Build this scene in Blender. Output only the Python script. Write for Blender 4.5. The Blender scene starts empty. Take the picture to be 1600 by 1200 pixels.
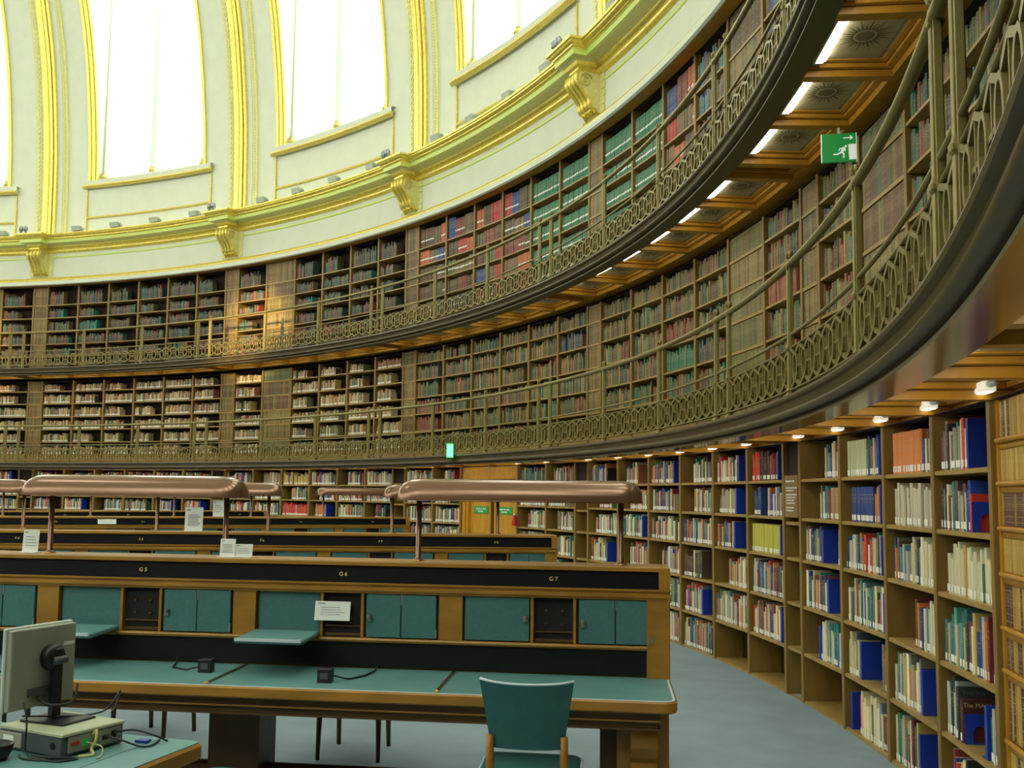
import bpy, bmesh, math, random
from math import sin, cos, pi, radians as rad
from mathutils import Vector, Matrix
random.seed(7)
SC = bpy.context.scene
COL = SC.collection
# ------------------------------------------------------------------ camera
YAW, PIT, ROLL, FPX, CX, CY = rad(115.8843), rad(5.5236), rad(.7657), 1641.7, -50.0, 14.4618
CAMP = Vector((19.4563, 0, 1.7216))
Fv = Vector((cos(YAW)*cos(PIT), sin(YAW)*cos(PIT), sin(PIT)))
R0v = Vector((sin(YAW), -cos(YAW), 0)); U0v = R0v.cross(Fv)
Rv = R0v*cos(ROLL) + U0v*sin(ROLL); Uv = -R0v*sin(ROLL) + U0v*cos(ROLL)
cd = bpy.data.cameras.new('camera'); cam = bpy.data.objects.new('camera', cd); COL.objects.link(cam)
M = Matrix((( Rv.x, Uv.x, -Fv.x), (Rv.y, Uv.y, -Fv.y), (Rv.z, Uv.z, -Fv.z))).to_4x4()
M.translation = CAMP
cam.matrix_world = M
cd.sensor_width = 36; cd.lens = FPX*36/1600; cd.shift_x = -CX/1600; cd.shift_y = CY/1600
cd.clip_start = .05; cd.clip_end = 200
SC.camera = cam
# ------------------------------------------------------------------ world, exposure
w = bpy.data.worlds.new('sky'); SC.world = w; w.use_nodes = True
nt = w.node_tree; bg = nt.nodes['Background']
bg.inputs[0].default_value = (.97, 1.0, .93, 1); bg.inputs[1].default_value = 5.9
SC.view_settings.view_transform = 'Standard'; SC.view_settings.look = 'None'
SC.view_settings.gamma = 1; SC.view_settings.exposure = 0.0; SC.view_settings.use_curve_mapping = False
SC.render.film_transparent = False
try:
    SC.cycles.max_bounces = 8; SC.cycles.diffuse_bounces = 6; SC.cycles.glossy_bounces = 3
    SC.cycles.transparent_max_bounces = 8; SC.cycles.caustics_reflective = False; SC.cycles.caustics_refractive = False
    SC.cycles.sample_clamp_indirect = 4
except Exception: pass
# ------------------------------------------------------------------ polar helpers
TH0 = 100.312
def TH(b): return rad(TH0 - 18*b)
def P(R, a, z=0.): return Vector((R*cos(a), R*sin(a), z))
def frame(R, a, z=0.):        # local x: rightwards along the wall (seen from the room), y: outward, z: up
    m = Matrix(((sin(a), cos(a), 0), (-cos(a), sin(a), 0), (0, 0, 1))).to_4x4(); m.translation = P(R, a, z); return m
def px(p):
    v = Vector(p) - CAMP; z = v.dot(Fv)
    if z <= .05: return None
    return (800+CX+FPX*v.dot(Rv)/z, 600+CY-FPX*v.dot(Uv)/z, z)
ORD = ['first','second','third','fourth','fifth','sixth','seventh','eighth','ninth','tenth','eleventh','twelfth','thirteenth','fourteenth','fifteenth','sixteenth','seventeenth','eighteenth','nineteenth','twentieth']
def ordn(i):
    if i < 20: return ORD[i]
    n = i+1; s = {1:'st',2:'nd',3:'rd'}.get(n % 10 if n % 100 not in (11,12,13) else 0, 'th'); return '%d%s' % (n, s)
# ------------------------------------------------------------------ materials
def new_mat(name, col, rough=.6, metal=0., noise=0., nscale=8., bump=0., spec=.5, stretch=(1,1,1), emis=None, estr=0., coords='Object'):
    m = bpy.data.materials.new(name); m.use_nodes = True; t = m.node_tree; b = t.nodes['Principled BSDF']
    b.inputs['Base Color'].default_value = (*col, 1); b.inputs['Roughness'].default_value = rough; b.inputs['Metallic'].default_value = metal
    b.inputs['Specular IOR Level'].default_value = spec
    if noise or bump:
        tc = t.nodes.new('ShaderNodeTexCoord'); mp = t.nodes.new('ShaderNodeMapping'); mp.inputs['Scale'].default_value = stretch
        n = t.nodes.new('ShaderNodeTexNoise'); n.inputs['Scale'].default_value = nscale; n.inputs['Detail'].default_value = 5
        t.links.new(tc.outputs[coords], mp.inputs[0]); t.links.new(mp.outputs[0], n.inputs['Vector'])
        if noise:
            r = t.nodes.new('ShaderNodeValToRGB'); e = r.color_ramp.elements
            e[0].position = .3; e[1].position = .72
            e[0].color = (*[c*(1-noise) for c in col], 1); e[1].color = (*[min(1, c*(1+noise)) for c in col], 1)
            t.links.new(n.outputs['Fac'], r.inputs[0]); t.links.new(r.outputs[0], b.inputs['Base Color'])
        if bump:
            bp = t.nodes.new('ShaderNodeBump'); bp.inputs['Strength'].default_value = bump; bp.inputs['Distance'].default_value = .01
            t.links.new(n.outputs['Fac'], bp.inputs['Height']); t.links.new(bp.outputs[0], b.inputs['Normal'])
    if emis: b.inputs['Emission Color'].default_value = (*emis, 1); b.inputs['Emission Strength'].default_value = estr
    return m
def S(r, g, b):           # sRGB 0..255 to linear
    return tuple((c/12.92 if c <= .04045 else ((c+.055)/1.055)**2.4) for c in (r/255, g/255, b/255))
MT = {}
MT['cream'] = new_mat('cream_plaster', S(226,228,206), .75, noise=.03, nscale=3)
MT['creamy'] = new_mat('pale_gold_paint', S(228,222,150), .5, noise=.08, nscale=20, bump=.3)
MT['greenline'] = new_mat('pale_green_gold', S(220,232,120), .5)
MT['gold'] = new_mat('gilding', S(240,216,102), .34, .5, noise=.14, nscale=14, bump=.15)
MT['golddark'] = new_mat('antique_gilding', S(220,196,100), .42, .45, noise=.15, nscale=20)
MT['case'] = new_mat('bookcase_oak', S(136,108,50), .5, noise=.18, nscale=9, stretch=(1,1,.3), bump=.05)
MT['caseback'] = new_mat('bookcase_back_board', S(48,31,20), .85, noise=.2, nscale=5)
MT['shelf'] = new_mat('shelf_oak', S(160,130,68), .45, noise=.15, nscale=7)
MT['mock'] = None
MT['rail'] = new_mat('bronze_green_paint', S(134,120,66), .42, .35, noise=.12, nscale=30, bump=.08)
MT['raildark'] = new_mat('dark_bronze_paint', S(96,88,56), .5, .3, noise=.1, nscale=20)
MT['fascia'] = new_mat('fascia_wood', S(84,70,42), .36, .1, noise=.2, nscale=6)
MT['polish'] = new_mat('polished_brass_strip', S(150,118,66), .16, .75, noise=.1, nscale=4)
MT['beam'] = new_mat('honey_oak', S(202,146,44), .42, noise=.15, nscale=8, stretch=(1,1,.4))
MT['beamdark'] = new_mat('dark_oak_groove', S(74,46,14), .6)
MT['panel'] = new_mat('coffer_panel_paint', S(178,168,128), .6, noise=.06, nscale=10)
MT['ornament'] = new_mat('painted_ornament', S(112,100,66), .7)
MT['desk'] = new_mat('desk_oak', S(158,114,40), .36, noise=.2, nscale=12, stretch=(.3,.3,1), bump=.05)
MT['deskdark'] = new_mat('desk_dark_oak', S(88,62,26), .45, noise=.2, nscale=10)
MT['teal'] = new_mat('teal_leather', S(92,138,136), .5, noise=.1, nscale=5, bump=.04)
MT['tealdoor'] = new_mat('teal_leather_door', S(64,112,112), .55, noise=.09, nscale=50, bump=.1)
MT['tealedge'] = new_mat('pale_teal_piping', S(196,212,218), .4)
MT['tealchair'] = new_mat('teal_chair_leather', S(42,96,96), .42, noise=.08, nscale=20, bump=.08)
MT['black'] = new_mat('black_leather', S(9,10,9), .6, noise=.25, nscale=40, bump=.05, spec=.12)
MT['blackpad'] = new_mat('black_green_padding', S(14,20,19), .6, noise=.15, nscale=20, spec=.25)
MT['blackplastic'] = new_mat('black_plastic', S(24,25,26), .4)
MT['carpet'] = new_mat('carpet', S(132,149,158), .95, noise=.1, nscale=2.2, bump=.35)
MT['copper'] = new_mat('copper_lacquer', S(128,97,75), .2, .58)
MT['brass'] = new_mat('brass', S(205,165,95), .3, .9)
MT['steel'] = new_mat('steel', S(150,155,155), .35, .8)
MT['glass'] = None
MT['white'] = new_mat('white_paper', S(228,234,226), .7)
MT['label'] = new_mat('white_spine_label', S(238,238,226), .6)
MT['ink'] = new_mat('grey_print', S(95,105,105), .8)
MT['winframe'] = new_mat('white_window_frame', S(240,248,236), .5)
MT['greyplastic'] = new_mat('grey_plastic', S(150,152,135), .5, noise=.04, nscale=10)
MT['silver'] = new_mat('silver_plastic', S(190,200,190), .4)
MT['beige'] = new_mat('beige_case', S(176,184,150), .5)
MT['charcoal'] = new_mat('charcoal_plastic', S(74,80,82), .5)
MT['cable'] = new_mat('dark_cable', S(34,42,40), .5)
MT['yellow'] = new_mat('yellow_cable', S(190,185,110), .5)
MT['spot'] = new_mat('grey_floodlight', S(160,168,142), .5)
MT['blue'] = new_mat('blue_enamel', S(30,60,168), .35)
MT['red'] = new_mat('red_plastic', S(190,40,36), .45)
MT['green'] = new_mat('green_sign', S(24,140,60), .5, emis=S(24,150,62), estr=.25)
MT['signwhite'] = new_mat('sign_white', S(235,240,230), .5, emis=(.85,.9,.85), estr=.35)
MT['exitglow'] = new_mat('lit_exit_face', S(90,230,130), .5, emis=(.12,.85,.28), estr=2.6)
MT['doorsign'] = new_mat('green_door_sign', S(40,160,70), .5)
MT['tube'] = new_mat('fluorescent_tube', (1,1,.95), .5, emis=(1,.96,.84), estr=11)
MT['lampwhite'] = new_mat('shelf_light_white', S(245,245,230), .5, emis=(1,.93,.78), estr=.5)
MT['lampbulb'] = new_mat('shelf_light_lens', (1,1,.95), .5, emis=(1,.9,.72), estr=3)
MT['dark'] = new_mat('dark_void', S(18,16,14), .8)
MT['goldletter'] = new_mat('gilt_lettering', S(214,196,110), .4, .2)
MT['noticewood'] = new_mat('notice_board', S(140,108,58), .5)
def glass_mat():
    m = bpy.data.materials.new('window_glass'); m.use_nodes = True; t = m.node_tree; t.nodes.clear()
    o = t.nodes.new('ShaderNodeOutputMaterial'); mx = t.nodes.new('ShaderNodeMixShader'); tr = t.nodes.new('ShaderNodeBsdfTransparent'); g = t.nodes.new('ShaderNodeBsdfGlossy')
    tr.inputs[0].default_value = (.97,1,.98,1); g.inputs['Roughness'].default_value = .08; mx.inputs[0].default_value = .05
    t.links.new(tr.outputs[0], mx.inputs[1]); t.links.new(g.outputs[0], mx.inputs[2]); t.links.new(mx.outputs[0], o.inputs[0]); return m
MT['glass'] = glass_mat()
def book_mat(name, gold=(.62,.48,.2), rough=.55, mockmul=1.):
    m = bpy.data.materials.new(name); m.use_nodes = True; t = m.node_tree; b = t.nodes['Principled BSDF']; L = t.links.new
    at = t.nodes.new('ShaderNodeAttribute'); at.attribute_name = 'Col'
    uv = t.nodes.new('ShaderNodeUVMap'); uv.uv_map = 'UVMap'
    sp = t.nodes.new('ShaderNodeSeparateXYZ'); L(uv.outputs[0], sp.inputs[0])
    # gilt lines across the spine
    r = t.nodes.new('ShaderNodeValToRGB'); r.color_ramp.interpolation = 'CONSTANT'; e = r.color_ramp.elements
    e[0].position = 0; e[0].color = (0,0,0,1); e[1].position = .1; e[1].color = (1,1,1,1)
    for p, v in ((.125,0),(.28,1),(.3,0),(.48,1),(.495,0),(.66,1),(.675,0),(.84,1),(.86,0)):
        x = e.new(p); x.color = (v,v,v,1)
    L(sp.outputs['Y'], r.inputs[0])
    g1 = t.nodes.new('ShaderNodeMath'); g1.operation = 'GREATER_THAN'; L(at.outputs['Alpha'], g1.inputs[0]); g1.inputs[1].default_value = .5
    m1 = t.nodes.new('ShaderNodeMath'); m1.operation = 'MULTIPLY'; L(r.outputs[0], m1.inputs[0]); L(g1.outputs[0], m1.inputs[1])
    # title lettering
    mp = t.nodes.new('ShaderNodeMapping'); mp.inputs['Scale'].default_value = (5, 34, 1); L(uv.outputs[0], mp.inputs[0])
    n = t.nodes.new('ShaderNodeTexNoise'); n.inputs['Scale'].default_value = 1.0; n.inputs['Detail'].default_value = 2; L(mp.outputs[0], n.inputs['Vector'])
    th = t.nodes.new('ShaderNodeMath'); th.operation = 'GREATER_THAN'; L(n.outputs['Fac'], th.inputs[0]); th.inputs[1].default_value = .56
    r2 = t.nodes.new('ShaderNodeValToRGB'); r2.color_ramp.interpolation = 'CONSTANT'; e = r2.color_ramp.elements
    e[0].position = 0; e[0].color = (0,0,0,1); e[1].position = .52; e[1].color = (1,1,1,1)
    x = e.new(.8); x.color = (0,0,0,1)
    L(sp.outputs['Y'], r2.inputs[0])
    m2 = t.nodes.new('ShaderNodeMath'); m2.operation = 'MULTIPLY'; L(th.outputs[0], m2.inputs[0]); L(r2.outputs[0], m2.inputs[1])
    mm = t.nodes.new('ShaderNodeMath'); mm.operation = 'MAXIMUM'; L(m1.outputs[0], mm.inputs[0]); L(m2.outputs[0], mm.inputs[1])
    m3 = t.nodes.new('ShaderNodeMath'); m3.operation = 'MULTIPLY'; L(mm.outputs[0], m3.inputs[0]); m3.inputs[1].default_value = .34
    mx = t.nodes.new('ShaderNodeMix'); mx.data_type = 'RGBA'; L(m3.outputs[0], mx.inputs[0]); L(at.outputs['Color'], mx.inputs[6]); mx.inputs[7].default_value = (*gold, 1)
    L(mx.outputs[2], b.inputs['Base Color']); b.inputs['Roughness'].default_value = rough
    return m
MT['book'] = book_mat('book_cloth'); MT['mock'] = book_mat('mock_book_spines', (.7,.55,.22), .5)
# ------------------------------------------------------------------ mesh builder
class MB:
    def __init__(s): s.v = []; s.f = []; s.c = []; s.uv = []; s.mi = []; s.color = None; s.m = 0; s.X = None
    def add(s, vs, fs, colors=None, uvs=None):
        o = len(s.v)
        if s.X is not None: vs = [s.X @ Vector(q) for q in vs]
        s.v += [tuple(q) for q in vs]
        for i, f in enumerate(fs):
            s.f.append([o+k for k in f]); s.mi.append(s.m)
            s.c.append(colors[i] if colors else s.color); s.uv.append(uvs[i] if uvs else None)
        return s
    def box(s, x0, x1, y0, y1, z0, z1):
        return s.add([(x0,y0,z0),(x1,y0,z0),(x1,y1,z0),(x0,y1,z0),(x0,y0,z1),(x1,y0,z1),(x1,y1,z1),(x0,y1,z1)],
                     [(0,3,2,1),(4,5,6,7),(0,1,5,4),(1,2,6,5),(2,3,7,6),(3,0,4,7)])
    def bbox(s, x0, x1, y0, y1, z0, z1, b=.004):      # box with chamfered upright and top edges
        p = [(x0+b,y0),(x1-b,y0),(x1,y0+b),(x1,y1-b),(x1-b,y1),(x0+b,y1),(x0,y1-b),(x0,y0+b)]
        q = [(x0+2*b,y0+b),(x1-2*b,y0+b),(x1-b,y0+2*b),(x1-b,y1-2*b),(x1-2*b,y1-b),(x0+2*b,y1-b),(x0+b,y1-2*b),(x0+b,y0+2*b)]
        vs = [(a,c,z0) for a,c in p]+[(a,c,z1-b) for a,c in p]+[(a,c,z1) for a,c in q]
        fs = [tuple(range(7,-1,-1)), tuple(range(16,24))]
        for k in (0,8): fs += [(k+i, k+(i+1)%8, k+8+(i+1)%8, k+8+i) for i in range(8)]
        return s.add(vs, fs)
    def sector(s, Ra, Rb, a0, a1, z0, z1, n=1):
        if a0 > a1: a0, a1 = a1, a0
        return s.sweep([(Ra,z0),(Rb,z0),(Rb,z1),(Ra,z1)], a0, a1, n, True)
    def sweep(s, prof, a0, a1, n, closed=False, cap=True):
        vs = []; k = len(prof)
        for i in range(n+1):
            a = a0+(a1-a0)*i/n; vs += [P(r, a, z) for r, z in prof]
        fs = []
        for i in range(n):
            for j in range(k if closed else k-1):
                j2 = (j+1) % k; fs.append((i*k+j, i*k+j2, (i+1)*k+j2, (i+1)*k+j))
        if a1 < a0: fs = [f[::-1] for f in fs]
        if closed and cap:
            fs += [tuple(range(k-1,-1,-1)), tuple(n*k+j for j in range(k))] if a1 > a0 else [tuple(range(k)), tuple(n*k+j for j in range(k-1,-1,-1))]
        return s.add(vs, fs)
    def tube(s, pts, r, n=8, closed=False, sq=None):
        pts = [Vector(p) for p in pts]; m = len(pts); vs = []; up = None
        rr = r if isinstance(r, (list, tuple)) else [r]*m
        for i, p in enumerate(pts):
            a = pts[(i-1) % m] if (closed or i) else pts[0]; b = pts[(i+1) % m] if (closed or i < m-1) else pts[-1]
            d = (b-a).normalized()
            if up is None: up = Vector((0,0,1)) if abs(d.z) < .9 else Vector((1,0,0))
            x = d.cross(up).normalized(); up = x.cross(d).normalized()
            for k in range(n):
                t = 2*pi*k/n; e = (1,1) if sq is None else sq
                vs.append(p + x*(cos(t)*rr[i]*e[0]) + up*(sin(t)*rr[i]*e[1]))
        fs = []
        for i in range(m if closed else m-1):
            for k in range(n):
                i2 = (i+1) % m; fs.append((i*n+k, i2*n+k, i2*n+(k+1)%n, i*n+(k+1)%n))
        if not closed: fs += [tuple(range(n)), tuple((m-1)*n+k for k in range(n-1,-1,-1))]
        return s.add(vs, [f[::-1] for f in fs])
    def lathe(s, prof, c=(0,0,0), n=12):              # prof: (r, z) bottom to top about a vertical axis
        vs = []; k = len(prof)
        for r, z in prof:
            vs += [(c[0]+r*cos(2*pi*i/n), c[1]+r*sin(2*pi*i/n), c[2]+z) for i in range(n)]
        fs = [(j*n+i, j*n+(i+1)%n, (j+1)*n+(i+1)%n, (j+1)*n+i) for j in range(k-1) for i in range(n)]
        fs += [tuple(range(n-1,-1,-1)), tuple((k-1)*n+i for i in range(n))]
        return s.add(vs, fs)
    def prism(s, poly, y0, y1):                        # poly in (x, z), extruded along y
        n = len(poly); A = sum(poly[i][0]*poly[(i+1)%n][1]-poly[(i+1)%n][0]*poly[i][1] for i in range(n))
        if A < 0: poly = poly[::-1]
        vs = [(x,y0,z) for x,z in poly]+[(x,y1,z) for x,z in poly]
        return s.add(vs, [tuple(range(n)), tuple(range(2*n-1,n-1,-1))]+[(i, n+i, n+(i+1)%n, (i+1)%n) for i in range(n)])
    def build(s, name, mats, parent=None, smooth=False, X=None):
        me = bpy.data.meshes.new(name); me.from_pydata(s.v, [], s.f)
        for m in (mats if isinstance(mats, (list, tuple)) else [mats]): me.materials.append(MT[m] if isinstance(m, str) else m)
        for p, mi in zip(me.polygons, s.mi): p.material_index = mi; p.use_smooth = smooth
        if any(c is not None for c in s.c):
            ca = me.color_attributes.new('Col', 'FLOAT_COLOR', 'CORNER'); ul = me.uv_layers.new(name='UVMap')
            cb = []; ub = []
            for f, c, u in zip(s.f, s.c, s.uv):
                c = c or (.5,.5,.5,0)
                for k in range(len(f)): cb += c; ub += (u[k] if u else (0,0))
            ca.data.foreach_set('color', cb); ul.data.foreach_set('uv', ub)
        me.validate(); me.update()
        o = bpy.data.objects.new(name, me); COL.objects.link(o)
        if parent is not None: o.parent = parent
        if X is not None: o.matrix_local = X
        return o
def tag(o, label=None, cat=None, group=None, kind=None):
    if label: o['label'] = label
    if cat: o['category'] = cat
    if group: o['group'] = group
    if kind: o['kind'] = kind
    return o
def empty(name, X, label, cat, group=None, kind=None):
    o = bpy.data.objects.new(name, None); o.empty_display_size = .1; COL.objects.link(o); o.matrix_world = X
    return tag(o, label, cat, group, kind)
def struct(o): o['kind'] = 'structure'; return o
def copy_tree(o, X=None, parent=None):
    c = o.copy(); COL.objects.link(c); c.parent = parent
    for ch in list(o.children): copy_tree(ch, None, c)
    if X is not None: c.matrix_world = X
    return c
def text(name, body, size, mat, parent, X, ext=.0006):
    cu = bpy.data.curves.new(name, 'FONT'); cu.body = body; cu.size = size; cu.extrude = ext; cu.align_x = 'CENTER'; cu.align_y = 'CENTER'
    o = bpy.data.objects.new(name, cu); COL.objects.link(o)
    dg = bpy.context.evaluated_depsgraph_get(); me = bpy.data.meshes.new_from_object(o.evaluated_get(dg)); bpy.data.objects.remove(o)
    me.materials.clear(); me.materials.append(MT[mat]); ob = bpy.data.objects.new(name, me); COL.objects.link(ob)
    ob.parent = parent; ob.matrix_local = X; return ob
RX = Matrix.Rotation(pi/2, 4, 'X')      # text standing upright, facing -y
# ------------------------------------------------------------------ room shell
b = MB(); N = 96
b.add([(0,0,0)]+[P(20.95, 2*pi*i/N) for i in range(N)], [(0, 1+i, 1+(i+1)%N) for i in range(N)])
struct(b.build('floor', 'carpet'))
def ring(name, prof, b0, b1, mat, n=None, closed=False, smooth=False, kind='structure'):
    m = MB(); n = n or max(4, int(abs(b1-b0)*18)); m.sweep(prof, TH(b0), TH(b1), n, closed)
    o = m.build(name, mat, smooth=smooth)
    if kind: o['kind'] = kind
    return o
B0, B1 = -1.0, 6.0
# wall behind the bookcases, and the far side of the round room behind the camera
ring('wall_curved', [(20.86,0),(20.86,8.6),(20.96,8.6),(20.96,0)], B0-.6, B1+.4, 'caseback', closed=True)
ring('wall_behind', [(20.7,0),(20.7,8.6),(20.96,8.6),(20.96,0)], B1+.4, 20+B0-.6, 'case', closed=True)
LEV = {0: dict(R=20.3, zb=0., zt=2.235, sh=[.02,.42,.815,1.205,1.56,1.895]),
       1: dict(R=20.5, zb=2.393, zt=4.61, sh=[2.43,2.66,2.985,3.32,3.66,4.01,4.345]),
       2: dict(R=20.52, zb=4.85, zt=7.2, sh=[4.885,5.0,5.32,5.64,6.0,6.36,6.71])}
LEV[1]['sh'] = [2.65,2.98,3.32,3.66,4.01,4.345]; LEV[2]['sh'] = [4.99,5.29,5.63,5.99,6.35,6.70]
# frieze and cornice (curved trim round the room, breaking forward over each scroll bracket)
ring('trim_1', [(20.62,7.2),(20.33,7.2),(20.30,7.22),(20.30,7.31),(20.36,7.33),(20.62,7.33)], B0, B1, 'cream')
ring('trim_9', [(20.62,7.194),(20.34,7.194)], B0, B1, 'beam')
ring('trim_2', [(20.36,7.315),(20.33,7.33),(20.335,7.36),(20.36,7.37),(20.37,7.40),(20.40,7.42),(20.47,7.43),(20.6,7.43)], B0, B1, 'gold', smooth=True)
ring('wall_frieze', [(20.50,7.2),(20.50,8.3)], B0, B1, 'cream')
ring('trim_3', [(20.50,7.97),(20.485,7.975),(20.48,7.99),(20.485,8.015),(20.50,8.02)], B0, B1, 'greenline')
ring('trim_4', [(20.50,8.10),(20.46,8.11),(20.44,8.14),(20.43,8.17),(20.44,8.20),(20.46,8.215),(20.46,8.235),(20.42,8.24),(20.40,8.27),(20.40,8.285)], B0, B1, 'gold', smooth=True)
ring('trim_5', [(20.40,8.285),(20.36,8.30),(20.22,8.315),(20.21,8.32)], B0, B1, 'creamy')
ring('trim_6', [(20.21,8.32),(20.19,8.325),(20.18,8.40),(20.17,8.405)], B0, B1, 'greenline')
ring('trim_7', [(20.17,8.405),(20.16,8.42),(20.14,8.43),(20.14,8.445),(20.11,8.46),(20.085,8.48),(20.08,8.505),(20.055,8.51),(20.05,8.54),(20.07,8.55)], B0, B1, 'gold', smooth=False)
ring('trim_8', [(20.07,8.55),(20.9,8.62)], B0, B1, 'cream')
# cornice blocks over the brackets
for i in range(0, 5):
    t = empty('cornice_block', frame(20.1, TH(i), 8.0), 'gilded cornice block breaking forward above the %s scroll bracket from the left' % ordn(i), 'cornice block', 'cornice blocks over the brackets')
    hw = .40
    def lay(prof, mat, name):
        m = MB()
        for (d0, z0), (d1, z1) in zip(prof[:-1], prof[1:]):
            m.add([(-hw-d0+.2,-d0,z0),(hw+d0-.2,-d0,z0),(hw+d1-.2,-d1,z1),(-hw-d1+.2,-d1,z1),(-hw-d0+.2,.5,z0),(hw+d0-.2,.5,z0),(hw+d1-.2,.5,z1),(-hw-d1+.2,.5,z1)],
                  [(0,1,2,3),(4,0,3,7),(1,5,6,2)])
        d0, z0 = prof[0]; m.add([(-hw-d0+.2,-d0,z0),(hw+d0-.2,-d0,z0),(hw+d0-.2,.5,z0),(-hw-d0+.2,.5,z0)], [(3,2,1,0)])
        d1, z1 = prof[-1]; m.add([(-hw-d1+.2,-d1,z1),(hw+d1-.2,-d1,z1),(hw+d1-.2,.5,z1),(-hw-d1+.2,.5,z1)], [(0,1,2,3)])
        return m.build(name, mat, t)
    lay([(-.06,.14),(-.04,.17),(-.04,.2),(0,.23),(.02,.28)], 'gold', 'lower_moulding')
    lay([(.02,.28),(.06,.3),(.12,.315)], 'creamy', 'soffit_moulding')
    lay([(.12,.315),(.13,.32),(.13,.40)], 'greenline', 'corona')
    lay([(.13,.40),(.14,.42),(.16,.43),(.165,.45),(.2,.47),(.215,.5),(.24,.51),(.245,.545),(.22,.555)], 'gold', 'upper_moulding')
    lay([(.22,.555),(.18,.57)], 'cream', 'lead_flashing')
# scroll brackets
def spiral(cx, cz, r0, r1, turns, a0, n=26):
    return [(cx+(r0+(r1-r0)*k/n)*cos(a0+turns*2*pi*k/n), cz+(r0+(r1-r0)*k/n)*sin(a0+turns*2*pi*k/n)) for k in range(n+1)]
def make_bracket(X, label):
    t = empty('scroll_bracket', X, label, 'bracket', 'gilded scroll brackets under the cornice')
    # profile in (y, z); y towards the room is negative; z 0 = underside of block
    prof = [(0,0),(-.34,0),(-.375,-.05),(-.38,-.12),(-.35,-.18),(-.30,-.235),(-.24,-.30),(-.19,-.37),(-.16,-.43),(-.165,-.48),(-.13,-.53),(-.08,-.545),(-.05,-.6),(-.02,-.63),(0,-.66)]
    m = MB(); n = len(prof)
    for hw, a, c in ((.20, 0, 0),):
        vs = [(-hw, y, z) for y, z in prof]+[(hw, y, z) for y, z in prof]
        m.add(vs, [tuple(range(n)), tuple(range(2*n-1,n-1,-1))]+[(i, n+i, n+i+1, i+1) for i in range(n-1)])
    m.build('bracket_body', 'creamy', t)
    for x in (-.165, -.055, .055, .165):
        q = MB(); q.tube([(x, y-.012, z) for y, z in prof[1:13]], .034, 8); q.build('scroll_rib', 'gold', t, True)
    for sx in (-1, 1):
        q = MB(); q.tube([(sx*.205, y, z) for y, z in spiral(-.25, -.13, .115, .02, 1.75, .4)], .014, 6)
        q.tube([(sx*.205, y, z) for y, z in prof[6:14]], .013, 6); q.build('volute', 'golddark', t, True)
    q = MB()
    for k in range(5): q.lathe([(.001,-.03),(.03,-.015),(.036,.01),(.02,.03),(.001,.035)], (-.14+.07*k, -.12, -.56-.012*(k % 2)), 8)
    q.build('leaf_drop', 'gold', t, True)
    for sx in (-1, 1):
        q = MB()
        for k in range(5): q.box(sx*.30-.07, sx*.30+.07, -.02, .0, -.10-.12*k-.035, -.10-.12*k+.035)
        q.box(sx*.27-.07, sx*.27+.07, -.01, .03, -.66, 0); q.build('side_fret', 'creamy', t)
    return t
for i in range(0, 5):
    make_bracket(frame(20.49, TH(i), 8.12), 'gilded scroll bracket carrying the cornice, %s from the left' % ordn(i))
# ------------------------------------------------------------------ dome wall with tall windows, ribs
DP = [(20.80,8.55),(20.79,9.4),(20.77,10.2),(20.74,10.9),(20.66,11.8),(20.56,12.6),(20.44,13.4),(20.27,14.2),(20.05,15.0),(19.8,15.8),(19.45,16.8),(18.7,18.6),(17.4,20.8),(15.2,23.2),(12.2,25.6),(8.5,27.6),(3.5,29.0)]; ZT = 17.4
def domeR(z):
    for (r0,z0),(r1,z1) in zip(DP[:-1], DP[1:]):
        if z0 <= z <= z1: return r0+(r1-r0)*(z-z0)/(z1-z0)
    return DP[-1][0] if z > 8.6 else DP[0][0]
DLO = [p for p in DP if p[1] < 10.12]+[(20.773,10.12)]
DHI = [(domeR(17.4), 17.4)]+[p for p in DP if p[1] > 17.4]
DMI = [(domeR(10.12), 10.12)]+[p for p in DP if 10.12 < p[1] < 17.4]+[(domeR(17.4), 17.4)]
WH = .275; ZS = 10.12; GR = 20.98
m = MB()
for i in range(-1, 5):
    m.sweep(DP, TH(i), TH(i+.5-WH), 5); m.sweep(DP, TH(i+.5+WH), TH(i+1), 5)
    low = [(r,z) for r,z in DP if z < ZS]+[(domeR(ZS), ZS)]
    m.sweep(low, TH(i+.5-WH), TH(i+.5+WH), 10); m.sweep(DHI, TH(i+.5-WH), TH(i+.5+WH), 10)
struct(m.build('wall_dome', 'cream', smooth=False))
m = MB()
for i in range(5, 19):
    m.sweep(DP, TH(i), TH(i+.5-WH), 2); m.sweep(DP, TH(i+.5+WH), TH(i+1), 2); m.sweep(DLO, TH(i+.5-WH), TH(i+.5+WH), 4); m.sweep(DHI, TH(i+.5-WH), TH(i+.5+WH), 4)
struct(m.build('wall_dome_far', 'cream'))
def wedge(m, prof_off, b0, b1, z0=8.6, z1=18.0, n=16):    # ribbon standing proud of the dome between two bay fractions
    zs = [z0+(z1-z0)*k/n for k in range(n+1)]
    vs = []; fs = []
    pts = [(b0, 0), (b0, prof_off), (b1, prof_off), (b1, 0)]
    for z in zs: vs += [P(domeR(z)-o, TH(bb), z) for bb, o in pts]
    for k in range(n):
        for j in range(3): fs.append((k*4+j, (k+1)*4+j, (k+1)*4+j+1, k*4+j+1))
    m.add(vs, [f[::-1] for f in fs])
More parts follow.
